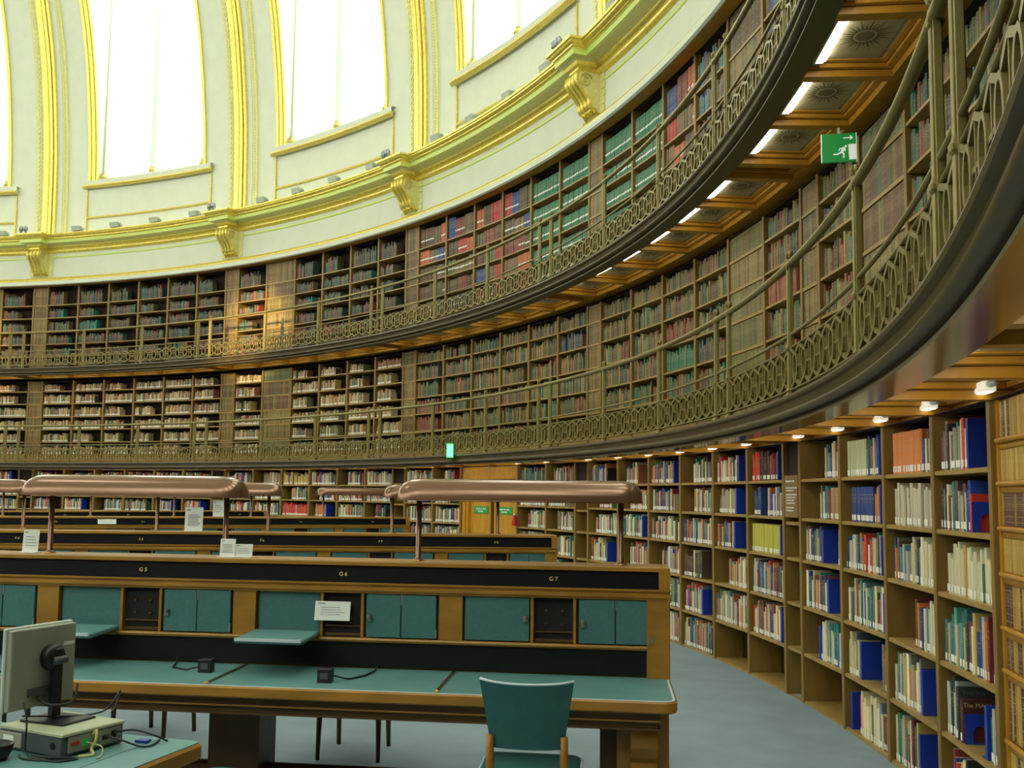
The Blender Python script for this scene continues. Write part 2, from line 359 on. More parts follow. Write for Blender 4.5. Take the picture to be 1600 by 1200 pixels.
for i in range(0, 5):
    t = empty('dome_rib', frame(20.8, TH(i), 8.6), 'gilded fluted rib of the dome rising above the %s scroll bracket from the left' % ordn(i), 'dome rib', 'ribs between the tall windows')
    X = t.matrix_world.inverted()
    def rp(name, mat, parts, smooth=False):
        m = MB(); m.X = X
        for o, a0, a1 in parts: wedge(m, o, i+a0, i+a1)
        return m.build(name, mat, t, smooth)
    rp('ornament_band', 'creamy', [(.05,-.078,-.036),(.05,.055,.078)])
    rp('cream_backing', 'cream', [(.07,-.036,.055)])
    rp('gilded_flutes', 'gold', [(.13,-.034,-.022),(.16,-.019,-.004),(.16,-.001,.014),(.13,.017,.03)])
    m = MB(); m.X = X
    for k in range(120):
        z = 8.66+k*.066; 
        for bb, r in ((.066,.016),):
            c = P(domeR(z)-.055, TH(i+bb), z); m.add([c+Vector(d)*r for d in ((1,0,0),(0,1,0),(-1,0,0),(0,-1,0),(0,0,1.2),(0,0,-1.2))], [(0,1,4),(1,2,4),(2,3,4),(3,0,4),(1,0,5),(2,1,5),(3,2,5),(0,3,5)])
    wedge(m, .045, i+.062, i+.070, 8.62, 16.7)
    m.build('bead_moulding', 'golddark', t)
    m = MB(); m.X = X
    for k in range(60):
        z = 8.7+k*.13; c = P(domeR(z)-.055, TH(i-.057), z)
        f = frame(0, TH(i-.057)).to_3x3(); 
        pts = [c+f@Vector((.05*cos(q), -.004, .05*sin(q))) for q in [2*pi*j/8 for j in range(9)]]
        m.tube(pts[:8], .009, 4, closed=True)
    m.build('guilloche', 'creamy', t)
for i in range(-1, 5):
    # window as a setting piece: vertical glass set back in a splayed reveal
    t = empty('window_%d' % (i+2), frame(20.8, TH(i+.5), 10.1), None, None, None, 'structure'); X = t.matrix_world.inverted()
    a0, a1 = i+.5-WH, i+.5+WH
    zs = [ZS+(17.4-ZS)*k/12 for k in range(13)]
    m = MB(); m.X = X
    for sgn, bb in ((1, a0), (-1, a1)):
        vs = []
        for z in zs: vs += [P(domeR(z), TH(bb), z), P(GR, TH(bb+sgn*.012), z)]
        fs = [(2*k, 2*k+1, 2*k+3, 2*k+2) for k in range(12)]
        m.add(vs, fs if sgn > 0 else [f[::-1] for f in fs])
    m.build('reveal', 'cream', t)
    m = MB(); m.X = X
    for bb0, bb1 in ((a0-.045, a0-.030), (a0-.026, a0-.008), (a0-.004, a0+.004), (a1+.008, a1+.02)):
        wedge(m, .045, bb0, bb1, 10.12, 17.4)
    m.build('gilded_architrave', 'gold', t)
    m = MB(); m.X = X
    mid = TH(i+.5); f = frame(GR*cos(rad(18*(WH-.012))), mid, 0); half = GR*sin(rad(18*(WH-.012)))
    fr = MB(); fr.X = X @ f
    for x, wd in ((-half+.05,.05), (0,.12), (half-.05,.05)):
        fr.bbox(x-wd, x+wd, -.10, .06, 10.2, 17.4, .03)
    fr.box(-half, half, -.08, .06, 10.12, 10.26)
    fr.build('mullion_frame', 'winframe', t)
    gb = MB(); gb.X = X @ f
    for z in (11.55, 13.0, 14.45, 15.9): gb.box(-half, half, .015, .03, z-.006, z+.006)
    for x in (-half*.5, half*.5): gb.box(x-.007, x+.007, .015, .035, 10.2, 17.4)
    gb.build('glazing_bar', 'winframe', t)
    gl = MB(); gl.X = X @ f; gl.add([(-half,0,10.2),(half,0,10.2),(half,0,17.4),(-half,0,17.4)], [(0,1,2,3)]); gl.build('pane', 'glass', t)
    bs = MB(); bs.X = X @ f
    for x in (-half+.04, 0, half-.04): bs.lathe([(.09,0),(.1,.03),(.07,.07),(.05,.1),(.06,.13),(.001,.15)], (x,-.1,10.22), 8)
    bs.build('column_base', 'golddark', t, True)
    # sill box and panel mouldings below
    s = MB(); s.X = X; s.sweep([(20.82,10.0),(20.66,10.0),(20.65,10.12),(GR,10.14)], TH(i+.5-.335), TH(i+.5+.335), 10); s.build('sill', 'cream', t)
    s = MB(); s.X = X
    s.sweep([(20.70,9.90),(20.655,9.91),(20.635,9.94),(20.62,9.96),(20.62,9.995),(20.70,10.0)], TH(i+.5-.335), TH(i+.5+.335), 10, True)
    s.sweep([(20.82,9.08),(20.76,9.085),(20.75,9.11),(20.76,9.14),(20.82,9.145)], TH(i+.5-.32), TH(i+.5+.32), 10, True)
    for bb in (-.327, .321): s.sweep([(20.82,8.7),(20.75,8.7),(20.75,9.92),(20.82,9.92)], TH(i+.5+bb), TH(i+.5+bb+.006), 1, True)
    s.build('gilded_panel_moulding', 'golddark', t)
# warm spotlights of the opposite cornice picking out two patches of the upper gallery
for k_, (bt, zt_, pw) in enumerate(((1.14, 5.5, 120000), (-.30, 5.3, 90000))):
    ld = bpy.data.lights.new('warm_spotlight', 'SPOT'); ld.energy = pw; ld.color = (1, .72, .34); ld.spot_size = rad(4.4); ld.spot_blend = .8; ld.shadow_soft_size = .05
    lo = bpy.data.objects.new('warm_spotlight', ld); COL.objects.link(lo); lo.location = P(19.8, TH(8.5+k_), 9.0)
    lo.rotation_euler = (P(20.5, TH(bt), zt_)-lo.location).to_track_quat('-Z', 'Y').to_euler()
# floodlights lying along the cornice
def make_flood():
    t = empty('floodlight', Matrix.Identity(4), 'x', 'floodlight', 'grey floodlights along the cornice')
    m = MB(); m.prism([(-.13,0.02),(.13,0.02),(.10,.15),(-.16,.15)], -.05, .09); m.build('housing', 'spot', t)
    m = MB(); m.box(-.02,.02,-.02,.06,-.02,.03); m.build('bracket', 'steel', t)
    m = MB(); m.box(.12,.19,0,.05,.03,.09); m.build('cable_gland', 'steel', t)
    return t
fl = None; n = 0
for i in range(-1, 4):
    for fr in (.21,.41,.62,.835):
        X = frame(20.16, TH(i+fr), 8.57)
        if px(X.translation) is None or not (-30 < px(X.translation)[0] < 1630 and px(X.translation)[1] > -20): continue
        if fl is None: o = fl = make_flood()
        else: o = copy_tree(fl)
        o.matrix_world = X; o['label'] = 'grey floodlight lying on the cornice ledge, %s from the left' % ordn(n); n += 1
tl = None; n = 0
for i in range(0, 4):
    X = frame(19.95, TH(i-.035), 8.57)
    if tl is None:
        tl = empty('twin_spotlight', X, 'x', 'spotlight', 'twin spotlights over the brackets'); o = tl
        for x in (-.07, .07):
            m = MB(); m.lathe([(.03,0),(.03,.05),(.055,.07),(.06,.15),(.03,.2),(.001,.21)], (x,0,0), 10); m.build('spot_head', 'steel', tl, True)
        m = MB(); m.box(-.1,.1,-.03,.03,-.015,.01); m.build('mounting_bar', 'steel', tl)
    else: o = copy_tree(tl)
    o.matrix_world = X; o['label'] = 'pair of small silver spotlights on the %s cornice block from the left' % ordn(n); n += 1
# ------------------------------------------------------------------ galleries: deck, fascia, coffered soffit
BF = [-.034]+[.034+.1553*k for k in range(7)]      # upright positions within one bay (last one opens the next bay)
GN = {1: 'lower', 2: 'upper'}
for L in (1, 2):
    zb = LEV[L]['zb']; e0, e1 = B0, B1+.3
    t = empty('gallery_balcony', frame(19.62, TH(3), zb), '%s curved gallery walkway with moulded wooden edge and coffered underside' % GN[L], 'gallery'); X = t.matrix_world.inverted()
    nn = 160
    def sw(name, prof, mat, closed=False, smooth=False, b0=e0, b1=e1, n=nn):
        m = MB(); m.X = X; m.sweep(prof, TH(b0), TH(b1), n, closed); return m.build(name, mat, t, smooth)
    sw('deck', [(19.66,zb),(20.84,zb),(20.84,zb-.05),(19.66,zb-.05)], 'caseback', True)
    sw('fascia', [(19.74,zb+.004),(19.74,zb+.022),(19.62,zb+.022),(19.60,zb+.012),(19.595,zb-.005),(19.60,zb-.02),(19.625,zb-.028),(19.635,zb-.07),(19.625,zb-.085)], 'fascia')
    sw('torus_moulding', [(19.625,zb-.085),(19.605,zb-.09),(19.595,zb-.105),(19.605,zb-.12),(19.64,zb-.125)], 'fascia', smooth=True)
    sw('groove', [(19.64,zb-.125),(19.655,zb-.13),(19.655,zb-.145)], 'beamdark')
    sw('edge_strip', [(19.655,zb-.145),(19.64,zb-.15),(19.64,zb-.165)], 'raildark')
    sw('polished_soffit_strip', [(19.64,zb-.165),(19.80,zb-.172),(19.80,zb-.06)], 'polish' if L == 1 else 'raildark')
    sw('wall_moulding', [(20.32,zb-.055),(20.32,zb-.08),(20.36,zb-.085),(20.36,zb-.115),(20.41,zb-.12),(20.41,zb-.17),(20.62,zb-.17),(20.62,zb-.055)], 'beam', n=320)
    sw('wall_moulding_groove', [(20.355,zb-.0835),(20.355,zb-.0865),(20.40,zb-.1185),(20.40,zb-.1215)], 'beamdark', n=320)
    # coffer panels, beams, ornaments: one mesh for each kind in the local frame, then copies
    pm = {}
    wbay = list(range(-1, 7))
    for i in wbay:
        for k in range(7):
            f0, f1 = i+BF[k], i+BF[k+1]
            if f1 < e0 or f0 > e1: continue
            if k == 0: continue
            ac = TH((f0+f1)/2); da = rad(18*(f1-f0))/2
            q = px(P(20.1, ac, zb-.1))
            if q is None or not (-150 < q[0] < 1900 and -150 < q[1] < 1200): continue
            if 'p' not in pm:
                m = MB(); m.X = frame(20.1, 0).inverted(); m.sector(19.8, 20.34, -da, da, -.075, -.055, 4); pm['p'] = m
                g = MB(); N = 28
                for j in range(N):                                   # painted sunburst
                    a = 2*pi*j/N; r0 = .075; r1 = .15 if j % 2 else .20; wd = .010
                    c, s_ = cos(a), sin(a); ex = 1.25
                    g.add([((r0*c-wd*s_)*ex, r0*s_+wd*c, -.0765), (r1*c*ex, r1*s_, -.0765), ((r0*c+wd*s_)*ex, r0*s_-wd*c, -.0765)], [(0,1,2)])
                g.add([(.06*cos(2*pi*j/16)*1.25, .06*sin(2*pi*j/16), -.0765) for j in range(16)], [tuple(range(15,-1,-1))])
                for sx in (-1, 1):
                    g.add([(sx*.37,-.2,-.0765),(sx*.378,-.2,-.0765),(sx*.378,.16,-.0765),(sx*.37,.16,-.0765)], [(0,1,2,3)])
                    for q_ in range(3): g.add([(sx*(.26+.035*q_)-.012,.185,-.0765),(sx*(.26+.035*q_)+.012,.185,-.0765),(sx*(.26+.035*q_)+.012,.205,-.0765),(sx*(.26+.035*q_)-.012,.205,-.0765)], [(0,1,2,3)])
                g.add([(-.25,.192,-.0765),(.25,.192,-.0765),(.25,.198,-.0765),(-.25,.198,-.0765)], [(0,1,2,3)])
                pm['g'] = g
                for nm, wd in (('b', .07), ('w', .07)):
                    q = MB()
                    st = [(-wd-.055,-.055),(-wd-.055,-.082),(-wd-.015,-.087),(-wd-.015,-.118),(-wd+.02,-.123),(-wd+.02,-.172),(wd-.02,-.172),(wd-.02,-.123),(wd+.015,-.118),(wd+.015,-.087),(wd+.055,-.082),(wd+.055,-.055)]
                    q.prism(st, -.30, .42); pm[nm] = q
                    h = MB()
                    for sx in (-1, 1):
                        for xx, zz in ((wd+.016,-.0845),(wd-.019,-.1205)): h.box(sx*xx-.004, sx*xx+.004, -.30, .3, zz-.005, zz+.002)
                    pm[nm+'h'] = h
                pm = {k_: v.build({'p':'coffer_panel','g':'sunburst_ornament','b':'beam','w':'beam','bh':'beam_groove','wh':'beam_groove'}[k_], {'p':'panel','g':'ornament','b':'beam','w':'beam','bh':'beamdark','wh':'beamdark'}[k_], t, X=X @ Matrix.Translation((0,0,-90))) for k_, v in pm.items()}
            def put(key, F, parent):
                o = pm[key].copy(); COL.objects.link(o); o.parent = parent; o.matrix_local = F; return o
            po = put('p', X @ frame(20.1, ac, zb), t)
            put('g', Matrix.Identity(4), po)
            bo = put('b', X @ frame(20.1, TH(f0), zb), t); put('bh', Matrix.Identity(4), bo)
            if k == 6: bo = put('b', X @ frame(20.1, TH(f1), zb), t); put('bh', Matrix.Identity(4), bo)
    for v in pm.values(): bpy.data.objects.remove(v)
# fluorescent strips under the upper gallery
n = 0; fs_ = None
seq = [(i, k) for i in range(4, -2, -1) for k in range(6, 0, -1)]
for i, k in seq:
    ac = TH(i+(BF[k]+BF[k+1])/2); X = frame(19.875, ac, 4.85-.09); q = px(X.translation)
    if q is None or not (-60 < q[0] < 1500 and q[1] > -60): continue
    if fs_ is None:
        fs_ = empty('strip_light', X, 'x', 'strip light', 'fluorescent strips under the upper gallery'); o = fs_
        m = MB(); m.bbox(-.33,.33,-.03,.045,-.018,.02,.012); m.build('tube', 'tube', fs_, False)
        m = MB(); m.box(-.36,.36,-.04,-.025,-.03,.03); m.box(-.36,-.33,-.04,.03,-.03,.03); m.box(.33,.36,-.04,.03,-.03,.03); m.build('fitting', 'silver', fs_)
    else: o = copy_tree(fs_)
    o.matrix_world = X; o['label'] = 'white fluorescent strip light in the upper gallery coffers, %s from the right' % ordn(n); n += 1
for i in range(5, -2, -1):
    for k in range(6, 0, -1):
        X = frame(19.86, TH(i+(BF[k]+BF[k+1])/2), 2.393-.082)
        if i == 5 and k > 3: continue
        o = copy_tree(fs_); o.matrix_world = X; o['group'] = 'fluorescent strips hidden behind the lower gallery edge'; o['label'] = 'strip light tucked behind the lower gallery edge above the ground floor books'
# ------------------------------------------------------------------ railings
RR = 19.69
def bar(m, p, q, w, d):          # flat bar between two (x, z) points, width w in plane, depth d
    v = Vector((q[0]-p[0], q[1]-p[1])); L_ = v.length; nx, nz = -v.y/L_*w/2, v.x/L_*w/2
    m.prism([(p[0]+nx,p[1]+nz),(q[0]+nx,q[1]+nz),(q[0]-nx,q[1]-nz),(p[0]-nx,p[1]-nz)], -d/2, d/2)
def bend(m):                       # wrap a flat panel mesh onto the railing circle
    m.v = [tuple(frame(RR,0).inverted() @ P(RR+y, -x/RR, z)) for x, y, z in m.v]; return m
def lattice(width, nov):
    m = MB(); wd = width-.07; x0 = -wd/2; st = wd/nov; zc = .205
    for j in range(nov):
        cx = x0+st*(j+.5); rx, rz = min(.074, st*.29), .104
        N = 14; ri = [(cx+(rx-.026)*cos(2*pi*a/N), zc+(rz-.020)*sin(2*pi*a/N)) for a in range(N)]; ro = [(cx+rx*cos(2*pi*a/N), zc+rz*sin(2*pi*a/N)) for a in range(N)]
        vs = [(x,-.014,z) for x,z in ri]+[(x,-.014,z) for x,z in ro]+[(x,.014,z) for x,z in ri]+[(x,.014,z) for x,z in ro]
        fs = []
        for a in range(N):
            c = (a+1) % N; fs += [(a,c,N+c,N+a),(2*N+c,2*N+a,3*N+a,3*N+c),(N+a,N+c,3*N+c,3*N+a),(c,a,2*N+a,2*N+c)]
        m.add(vs, fs)
        for sx in (-1, 1):
            bar(m, (cx+sx*rx*.35, zc+rz*.93), (cx+sx*st*.5, .345), .024, .024)
            bar(m, (cx+sx*rx*.35, zc-rz*.93), (cx+sx*st*.5, .072), .024, .024)
    for j in range(nov+1):
        cx = x0+st*j; bar(m, (cx, .075), (cx, .345), .013, .020); bar(m, (cx-st*.3, zc), (cx+st*.3, zc), .016, .018) if 0 < j < nov else None
    for sx in (-1, 1): m.box(sx*(width/2-.036)-.011, sx*(width/2-.036)+.011, -.012, .012, .02, .93)
    return bend(m)
def post_mb():
    m = MB(); N = 24; vs = []
    prof = [(.045,0),(.05,.012),(.04,.03),(.028,.045),(.034,.06),(.026,.075),(.024,.33),(.034,.345),(.036,.36),(.028,.375),(.0235,.39),(.022,.90),(.03,.91),(.034,.925),(.024,.945),(.024,.965),(.016,.98),(.026,.992),(.031,1.01),(.026,1.03),(.001,1.042)]
    for r, z in prof: vs += [((r*(1 if a % 4 < 2 else .82))*cos(2*pi*a/N), (r*(1 if a % 4 < 2 else .82))*sin(2*pi*a/N), z) for a in range(N)]
    fs = [(j*N+i, j*N+(i+1)%N, (j+1)*N+(i+1)%N, (j+1)*N+i) for j in range(len(prof)-1) for i in range(N)]+[tuple(range(N-1,-1,-1))]
    m.add(vs, fs); return m
big = small = pmsh = None
for L in (1, 2):
    zb = LEV[L]['zb']+.012
    t = empty('gallery_railing', frame(RR, TH(3), zb), '%s gallery railing of bronze green metal with oval lattice panels' % GN[L], 'railing'); X = t.matrix_world.inverted()
    for nm, z, r, q in (('handrail', .94, .027, None), ('middle_rail', .445, .013, None), ('lattice_top_rail', .352, .010, (1.4,.8)), ('bottom_rail', .062, .011, (1.4,.8))):
        m = MB(); m.X = X; m.tube([P(RR, TH(B0+(B1+.2-B0)*k/260), zb+z) for k in range(261)], r, 10, sq=q); m.build(nm, 'rail', t, True)
    for i in range(-1, 7):
        for a, kind in ((.597,'L'),(-.597,'R'),(-6.198,'s'),(-11.802,'s')):
            q = px(P(RR, TH(i)+rad(a), zb+.5))
            if q is None or not (-60 < q[0] < 1700 and q[1] > -700): continue
            if pmsh is None: pmsh = o = post_mb().build('post', 'rail', t, False)
            else: o = pmsh.copy(); COL.objects.link(o); o.parent = t
            o.matrix_local = X @ frame(RR, TH(i)+rad(a), zb)
        for a, wd, s_ in ((0, rad(1.194)*RR, 1),(-3.3975, rad(5.601)*RR, 0),(-9.0, rad(5.604)*RR, 0),(-14.60, rad(5.601)*RR, 0)):
            q = px(P(RR, TH(i)+rad(a), zb+.3))
            if q is None or not (-160 < q[0] < 1900 and q[1] > -900): continue
            src = small if s_ else big
            if src is None:
                o = lattice(wd, 1 if s_ else 7).build('lattice_panel', 'rail', t)
                if s_: small = o
                else: big = o
            else: o = src.copy(); COL.objects.link(o); o.parent = t
            o.matrix_local = X @ frame(RR, TH(i)+rad(a), zb)
# ------------------------------------------------------------------ bookcases
MOCK = {(1,1,1),(1,3,4),(1,4,1),(1,-1,4),(2,1,1),(2,3,4),(2,-1,4),(2,4,1),(1,5,1)}
SKIP0 = {(2,2),(2,3),(4,4),(4,5)}                       # ground floor: door, mock-book door
LN = ['ground floor', 'lower gallery', 'upper gallery']
BN = {-1:'at the far left edge', 0:'first bay from the left', 1:'second bay from the left', 2:'third bay from the left', 3:'fourth bay from the left', 4:'fifth bay from the left', 5:'nearest bay at the right edge', 6: 'x'}
def vary(c, v=.12):
    k = 1+random.uniform(-v, v); return tuple(max(0, min(1, x*k*(1+random.uniform(-v/3, v/3)))) for x in c)
def spine(m, x, w, y, z0, h, col, style, bulge=.008):       # a half-round spine in low relief
    n = 4; vs = []; 
    for k in range(n+1):
        a = pi*k/n; xx = x+w/2-w/2*cos(a); yy = y-bulge*sin(a); vs += [(xx,yy,z0),(xx,yy,z0+h)]
    fs = [(2*k,2*k+2,2*k+3,2*k+1) for k in range(n)]
    uv = [[(k/n,0),((k+1)/n,0),((k+1)/n,1),(k/n,1)] for k in range(n)]
    c = (*col, style); m.add(vs, fs, [c]*n, uv)
OLD = [S(134,108,56),S(116,110,60),S(104,90,52),S(134,92,54),S(88,102,70),S(148,124,70),S(112,76,46),S(80,92,78),S(128,118,76)]
OLD = [tuple(q*f for q, f in zip(c, (.84,.9,.62))) for c in OLD]
MOCKC = [S(134,104,54),S(120,96,50),S(108,84,44),S(96,72,40),S(140,112,64)]
cache = {}
def case_part(key, fn, name, mat, t, X):
    if key not in cache:
        m = MB(); fn(m); cache[key] = o = m.build(name, mat, t); o.matrix_local = X; return o
    o = cache[key].copy(); COL.objects.link(o); o.parent = t; o.matrix_local = X; return o
for L in (0, 1, 2):
    D = LEV[L]; R = D['R']; zb, zt, sh = D['zb'], D['zt'], D['sh']; dep = .33
    for i in range(-1, 6):
        if L == 0 and i > 4: continue
        if L == 2 and i > 4: continue
        vis = [k for k in range(6) if (lambda q: q and -60 < q[0] < 1680 and q[1] > -160)(px(P(R, TH(i+(BF[k+1]+BF[k+2])/2), (zb+zt)/2)))]
        if not vis: continue
        t = empty('bookcase', frame(R, TH(i+.5), zb), '%s built-in oak bookcase, %s' % (LN[L], BN[i]), 'bookcase', 'curved bookcases of the %s' % LN[L])
        X = t.matrix_world.inverted()
        h = zt-zb
        for j, f in enumerate(BF[:-1]):
            if L == 0 and (i, j) in ((2,4),(4,6)): continue
            lo = 0
            case_part(('up', L), lambda m: (m.box(-.0225,.0225,.0,dep,0,h), m.box(-.026,.026,-.008,.004,0,h)), 'upright', 'case', t, X @ frame(R, TH(i+f), zb))
        for k in range(-1, 6):
            f0, f1 = i+BF[k+1], i+BF[k+2]; ac = TH((f0+f1)/2); hw = rad(18*(f1-f0))/2*R-.024
            if L == 0 and (i, k) in SKIP0: continue
            mk = k == -1 and L > 0 or (L, i, k) in MOCK
            if mk or (k == -1 and L == 0 and i in (-1,0,1,2,3,4)):
                if k == -1 and L == 0: 
                    for z in (sh[1], sh[2], sh[3], 1.52, 1.93):
                        case_part(('ps', L), lambda m: m.box(-hw,hw,.01,dep,-.028,0), 'shelf', 'shelf', t, X @ frame(R, ac, z))
                    case_part(('pp', L), lambda m: m.box(-hw,hw,.03,.05,1.93,2.235), 'fixed_panel', 'caseback', t, X @ frame(R, ac, 0))
                    continue
                def mkfn(m):
                    zs = [z-zb for z in sh]+[h]
                    for a_, z in enumerate(zs[:-1]):
                        z1 = zs[a_+1]-.035 if a_ < len(zs)-2 else zs[a_+1]-.02
                        x = -hw; cset = random.choice(MOCKC if L == 2 or k == -1 else OLD)
                        while x < hw-.012:
                            w = min(random.uniform(.028,.048), hw-x); spine(m, x, w, .012, z, (z1-z)*random.choice((.93,.97,.97)), vary(random.choice([cset, cset, random.choice(OLD)]), .2), random.choice((.2,.2,.9))); x += w
                o = case_part(('mk', L, k == -1, (i+k) % 3), mkfn, 'mock_book_panel', 'mock', t, X @ frame(R, ac, zb))
                case_part(('mb', L, k == -1), lambda m: (m.box(-hw,hw,.012,.03,0,h), [m.box(-hw,hw,-.004,.02,z-zb-.036,z-zb-.004) for z in sh]), 'mock_shelf_rails', 'shelf', t, X @ frame(R, ac, zb))
                continue
            for z in sh:
                case_part(('sh', L), lambda m: (m.box(-hw,hw,.004,dep,-.028,0), m.box(-hw,hw,-.006,.008,-.026,-.003)), 'shelf', 'shelf', t, X @ frame(R, ac, z))
        def back(m):
            m.X = frame(R, TH(.5), 0).inverted()
            m.sector(R+dep-.012, R+dep, TH(BF[0]), TH(BF[-1]), 0, h, 6)
            m.sector(R-.004, R+dep, TH(BF[0]), TH(BF[-1]), h-.012, h-.008, 12)
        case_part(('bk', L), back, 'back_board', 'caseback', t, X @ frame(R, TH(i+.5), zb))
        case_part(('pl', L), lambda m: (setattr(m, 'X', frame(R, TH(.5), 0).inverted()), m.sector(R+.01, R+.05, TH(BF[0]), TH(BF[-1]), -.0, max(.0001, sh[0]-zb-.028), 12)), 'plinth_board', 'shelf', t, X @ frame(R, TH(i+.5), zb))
# ------------------------------------------------------------------ books
BR = [S(235,228,196),S(228,214,170),S(30,70,160),S(206,60,44),S(40,130,110),S(196,186,160),S(222,216,196),S(180,172,140),S(150,60,50),S(44,66,120),S(60,104,96),S(200,170,90),S(90,70,56),S(130,124,104),S(206,196,168),
      S(52,50,54),S(170,110,84),S(110,130,140),S(214,206,170),S(86,110,70),S(120,50,60),S(196,190,180),S(70,120,140),S(160,150,120),S(212,120,60)]
CR = [S(212,188,120),S(200,170,110),S(170,150,84),S(150,92,62),S(110,120,84),S(196,178,140),S(180,160,122),S(206,196,166),S(150,118,84),S(128,128,100),S(166,100,80),S(92,98,84),S(150,140,110),S(190,160,130),S(84,72,60)]
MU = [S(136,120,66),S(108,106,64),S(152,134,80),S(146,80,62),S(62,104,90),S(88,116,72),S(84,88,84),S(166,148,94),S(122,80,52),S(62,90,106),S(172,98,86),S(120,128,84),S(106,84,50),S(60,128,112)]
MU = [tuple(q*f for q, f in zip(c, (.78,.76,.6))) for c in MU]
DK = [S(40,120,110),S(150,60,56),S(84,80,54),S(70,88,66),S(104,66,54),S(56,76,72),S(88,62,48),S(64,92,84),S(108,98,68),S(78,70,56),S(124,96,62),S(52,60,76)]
RB = [S(176,52,50),S(56,72,130),S(112,96,64),S(120,96,60),S(92,100,66),S(130,62,54),S(96,66,48),S(86,74,50),S(190,96,56)]
TE = [S(28,112,80)]
SPEC = []        # dicts
BENDS = []
def comp(L, i, k, r, u0, u1, pal, setc=None, hf=None, lab=None, wr=None, dp=None):
    D = LEV[L]; R = D['R']; f0, f1 = i+BF[k+1], i+BF[k+2]; W = rad(18*(f1-f0))*R-.05
    zs = D['sh']; row = len(zs)-1-r; z = zs[row]; zt = (zs[row+1]-.03 if row+1 < len(zs) else D['zt']-.02); H = zt-z
    x = u0*W; rng = random.Random(hash((L, i, k, r, round(u0*100))) & 0xffff if False else (L*7919+(i+2)*613+k*97+r*31+int(u0*50)))
    first = True
    sc = rng.random() < .09; base = rng.choice(pal)
    while x < u1*W-.01:
        w_ = rng.uniform(*(wr or (.017,.042))); 
        if setc: w_ = (wr or (.034,.034))[0]
        w_ = min(w_, u1*W-x)
        if w_ < .012: break
        c = setc if setc else (base if sc and rng.random() < .8 else rng.choice(pal))
        k_ = 1+rng.uniform(-.16,.16)*(0.3 if setc else 1); c = tuple(min(1, q*k_) for q in c)
        hh = (hf or .8)*H*(1 if setc else rng.uniform(.74,1.14)); hh = min(hh, H-.012)
        a = TH(f0)-(.025+x)/R
        SPEC.append(dict(L=L, i=i, k=k, r=r, a=a, z=z, w=w_-.0012, h=hh, d=dp or rng.uniform(.15,.22), c=c, st=(.9 if L and rng.random() < .6 else .2), lab=(lab if (lab != True or rng.random() < .88) else False) if lab is not None else (L == 0 and rng.random() < .9), R=R+.018+rng.uniform(0,.012)))
        x += w_
        if not setc and rng.random() < .012: x += rng.uniform(.02,.08)
    return x
def bend_(i, k, r, u, tall, L=0): BENDS.append((L, i, k, r, u, tall))
def c4(c): return c
GREEN = S(70,150,90)
CUST = {
 (4,3,0): [(.05,.55,BR)], (4,3,1): [(.03,.58,BR)], (4,3,2): [(.10,.98,BR)], (4,3,3): [(.05,.42,[S(90,160,150),S(60,110,110),S(200,190,150)]),(.42,.97,BR)], (4,3,4): [(.04,.22,[S(190,200,190),S(60,60,56)]),(.78,.97,BR)], (4,3,5): [(.1,.4,BR)],
 (4,2,0): [(.12,.72,'set',S(222,136,72)),(.72,.96,BR)], (4,2,1): [(.12,.98,BR)], (4,2,2): [(.1,.95,BR)], (4,2,3): [(.5,.98,BR)], (4,2,4): [(.05,.6,BR)], (4,2,5): [(.02,.5,BR)],
 (4,1,1): [(.18,.68,'set',S(44,66,128)),(.72,.85,[S(190,120,50)])], (4,1,0): [(.08,.55,'set',S(190,196,150)),(.55,.84,BR)], (4,1,2): [(.05,.85,BR)], (4,1,3): [(.05,.88,BR)], (4,1,4): [(.02,.32,[S(200,190,140),S(60,80,84)]),(.82,.98,BR)], (4,1,5): [(.28,.95,BR)],
 (4,0,0): [(.58,.97,BR)], (4,0,1): [(.42,.66,BR),(.68,.98,'set',S(170,130,90))], (4,0,2): [(.02,.48,BR),(.85,.97,BR)], (4,0,3): [(.02,.6,BR)], (4,0,4): [(.4,.95,BR)], (4,0,5): [],
 (3,5,0): [(.05,.25,[S(200,56,40)]),(.25,.8,[S(60,50,44),S(70,40,36),S(190,60,50)])], (3,5,1): [(.1,.3,[S(40,70,120)]),(.5,.97,BR)], (3,5,2): [(.05,.85,'set',S(190,184,70))], (3,5,3): [(.05,.95,BR)], (3,5,4): [(.04,.84,BR)], (3,5,5): [],
 (3,4,0): [(.05,.7,BR)], (3,4,1): [(.1,.6,BR)], (3,4,2): [(.05,.55,BR)], (3,4,3): [(.4,.97,BR)], (3,4,4): [(.0,.95,BR)], (3,4,5): [],
}
CB = [(4,3,0,.57,1),(4,3,1,.6,0),(4,3,4,.36,0),(4,3,4,.74,1),(4,2,4,.62,1),(4,2,5,.54,1),(4,1,0,.86,1),(4,1,1,.87,1),(4,1,2,.87,1),(4,1,3,.9,1),(4,1,4,.34,1),(4,0,2,.5,1),(4,0,3,.62,1),(3,5,0,.82,1),(3,5,2,.87,1),(3,5,4,.86,1),(3,4,0,.72,1),(3,4,1,.64,1),(3,4,2,.58,1),(4,1,5,.1,1),(4,0,4,.38,1)]
rg = random.Random(3)
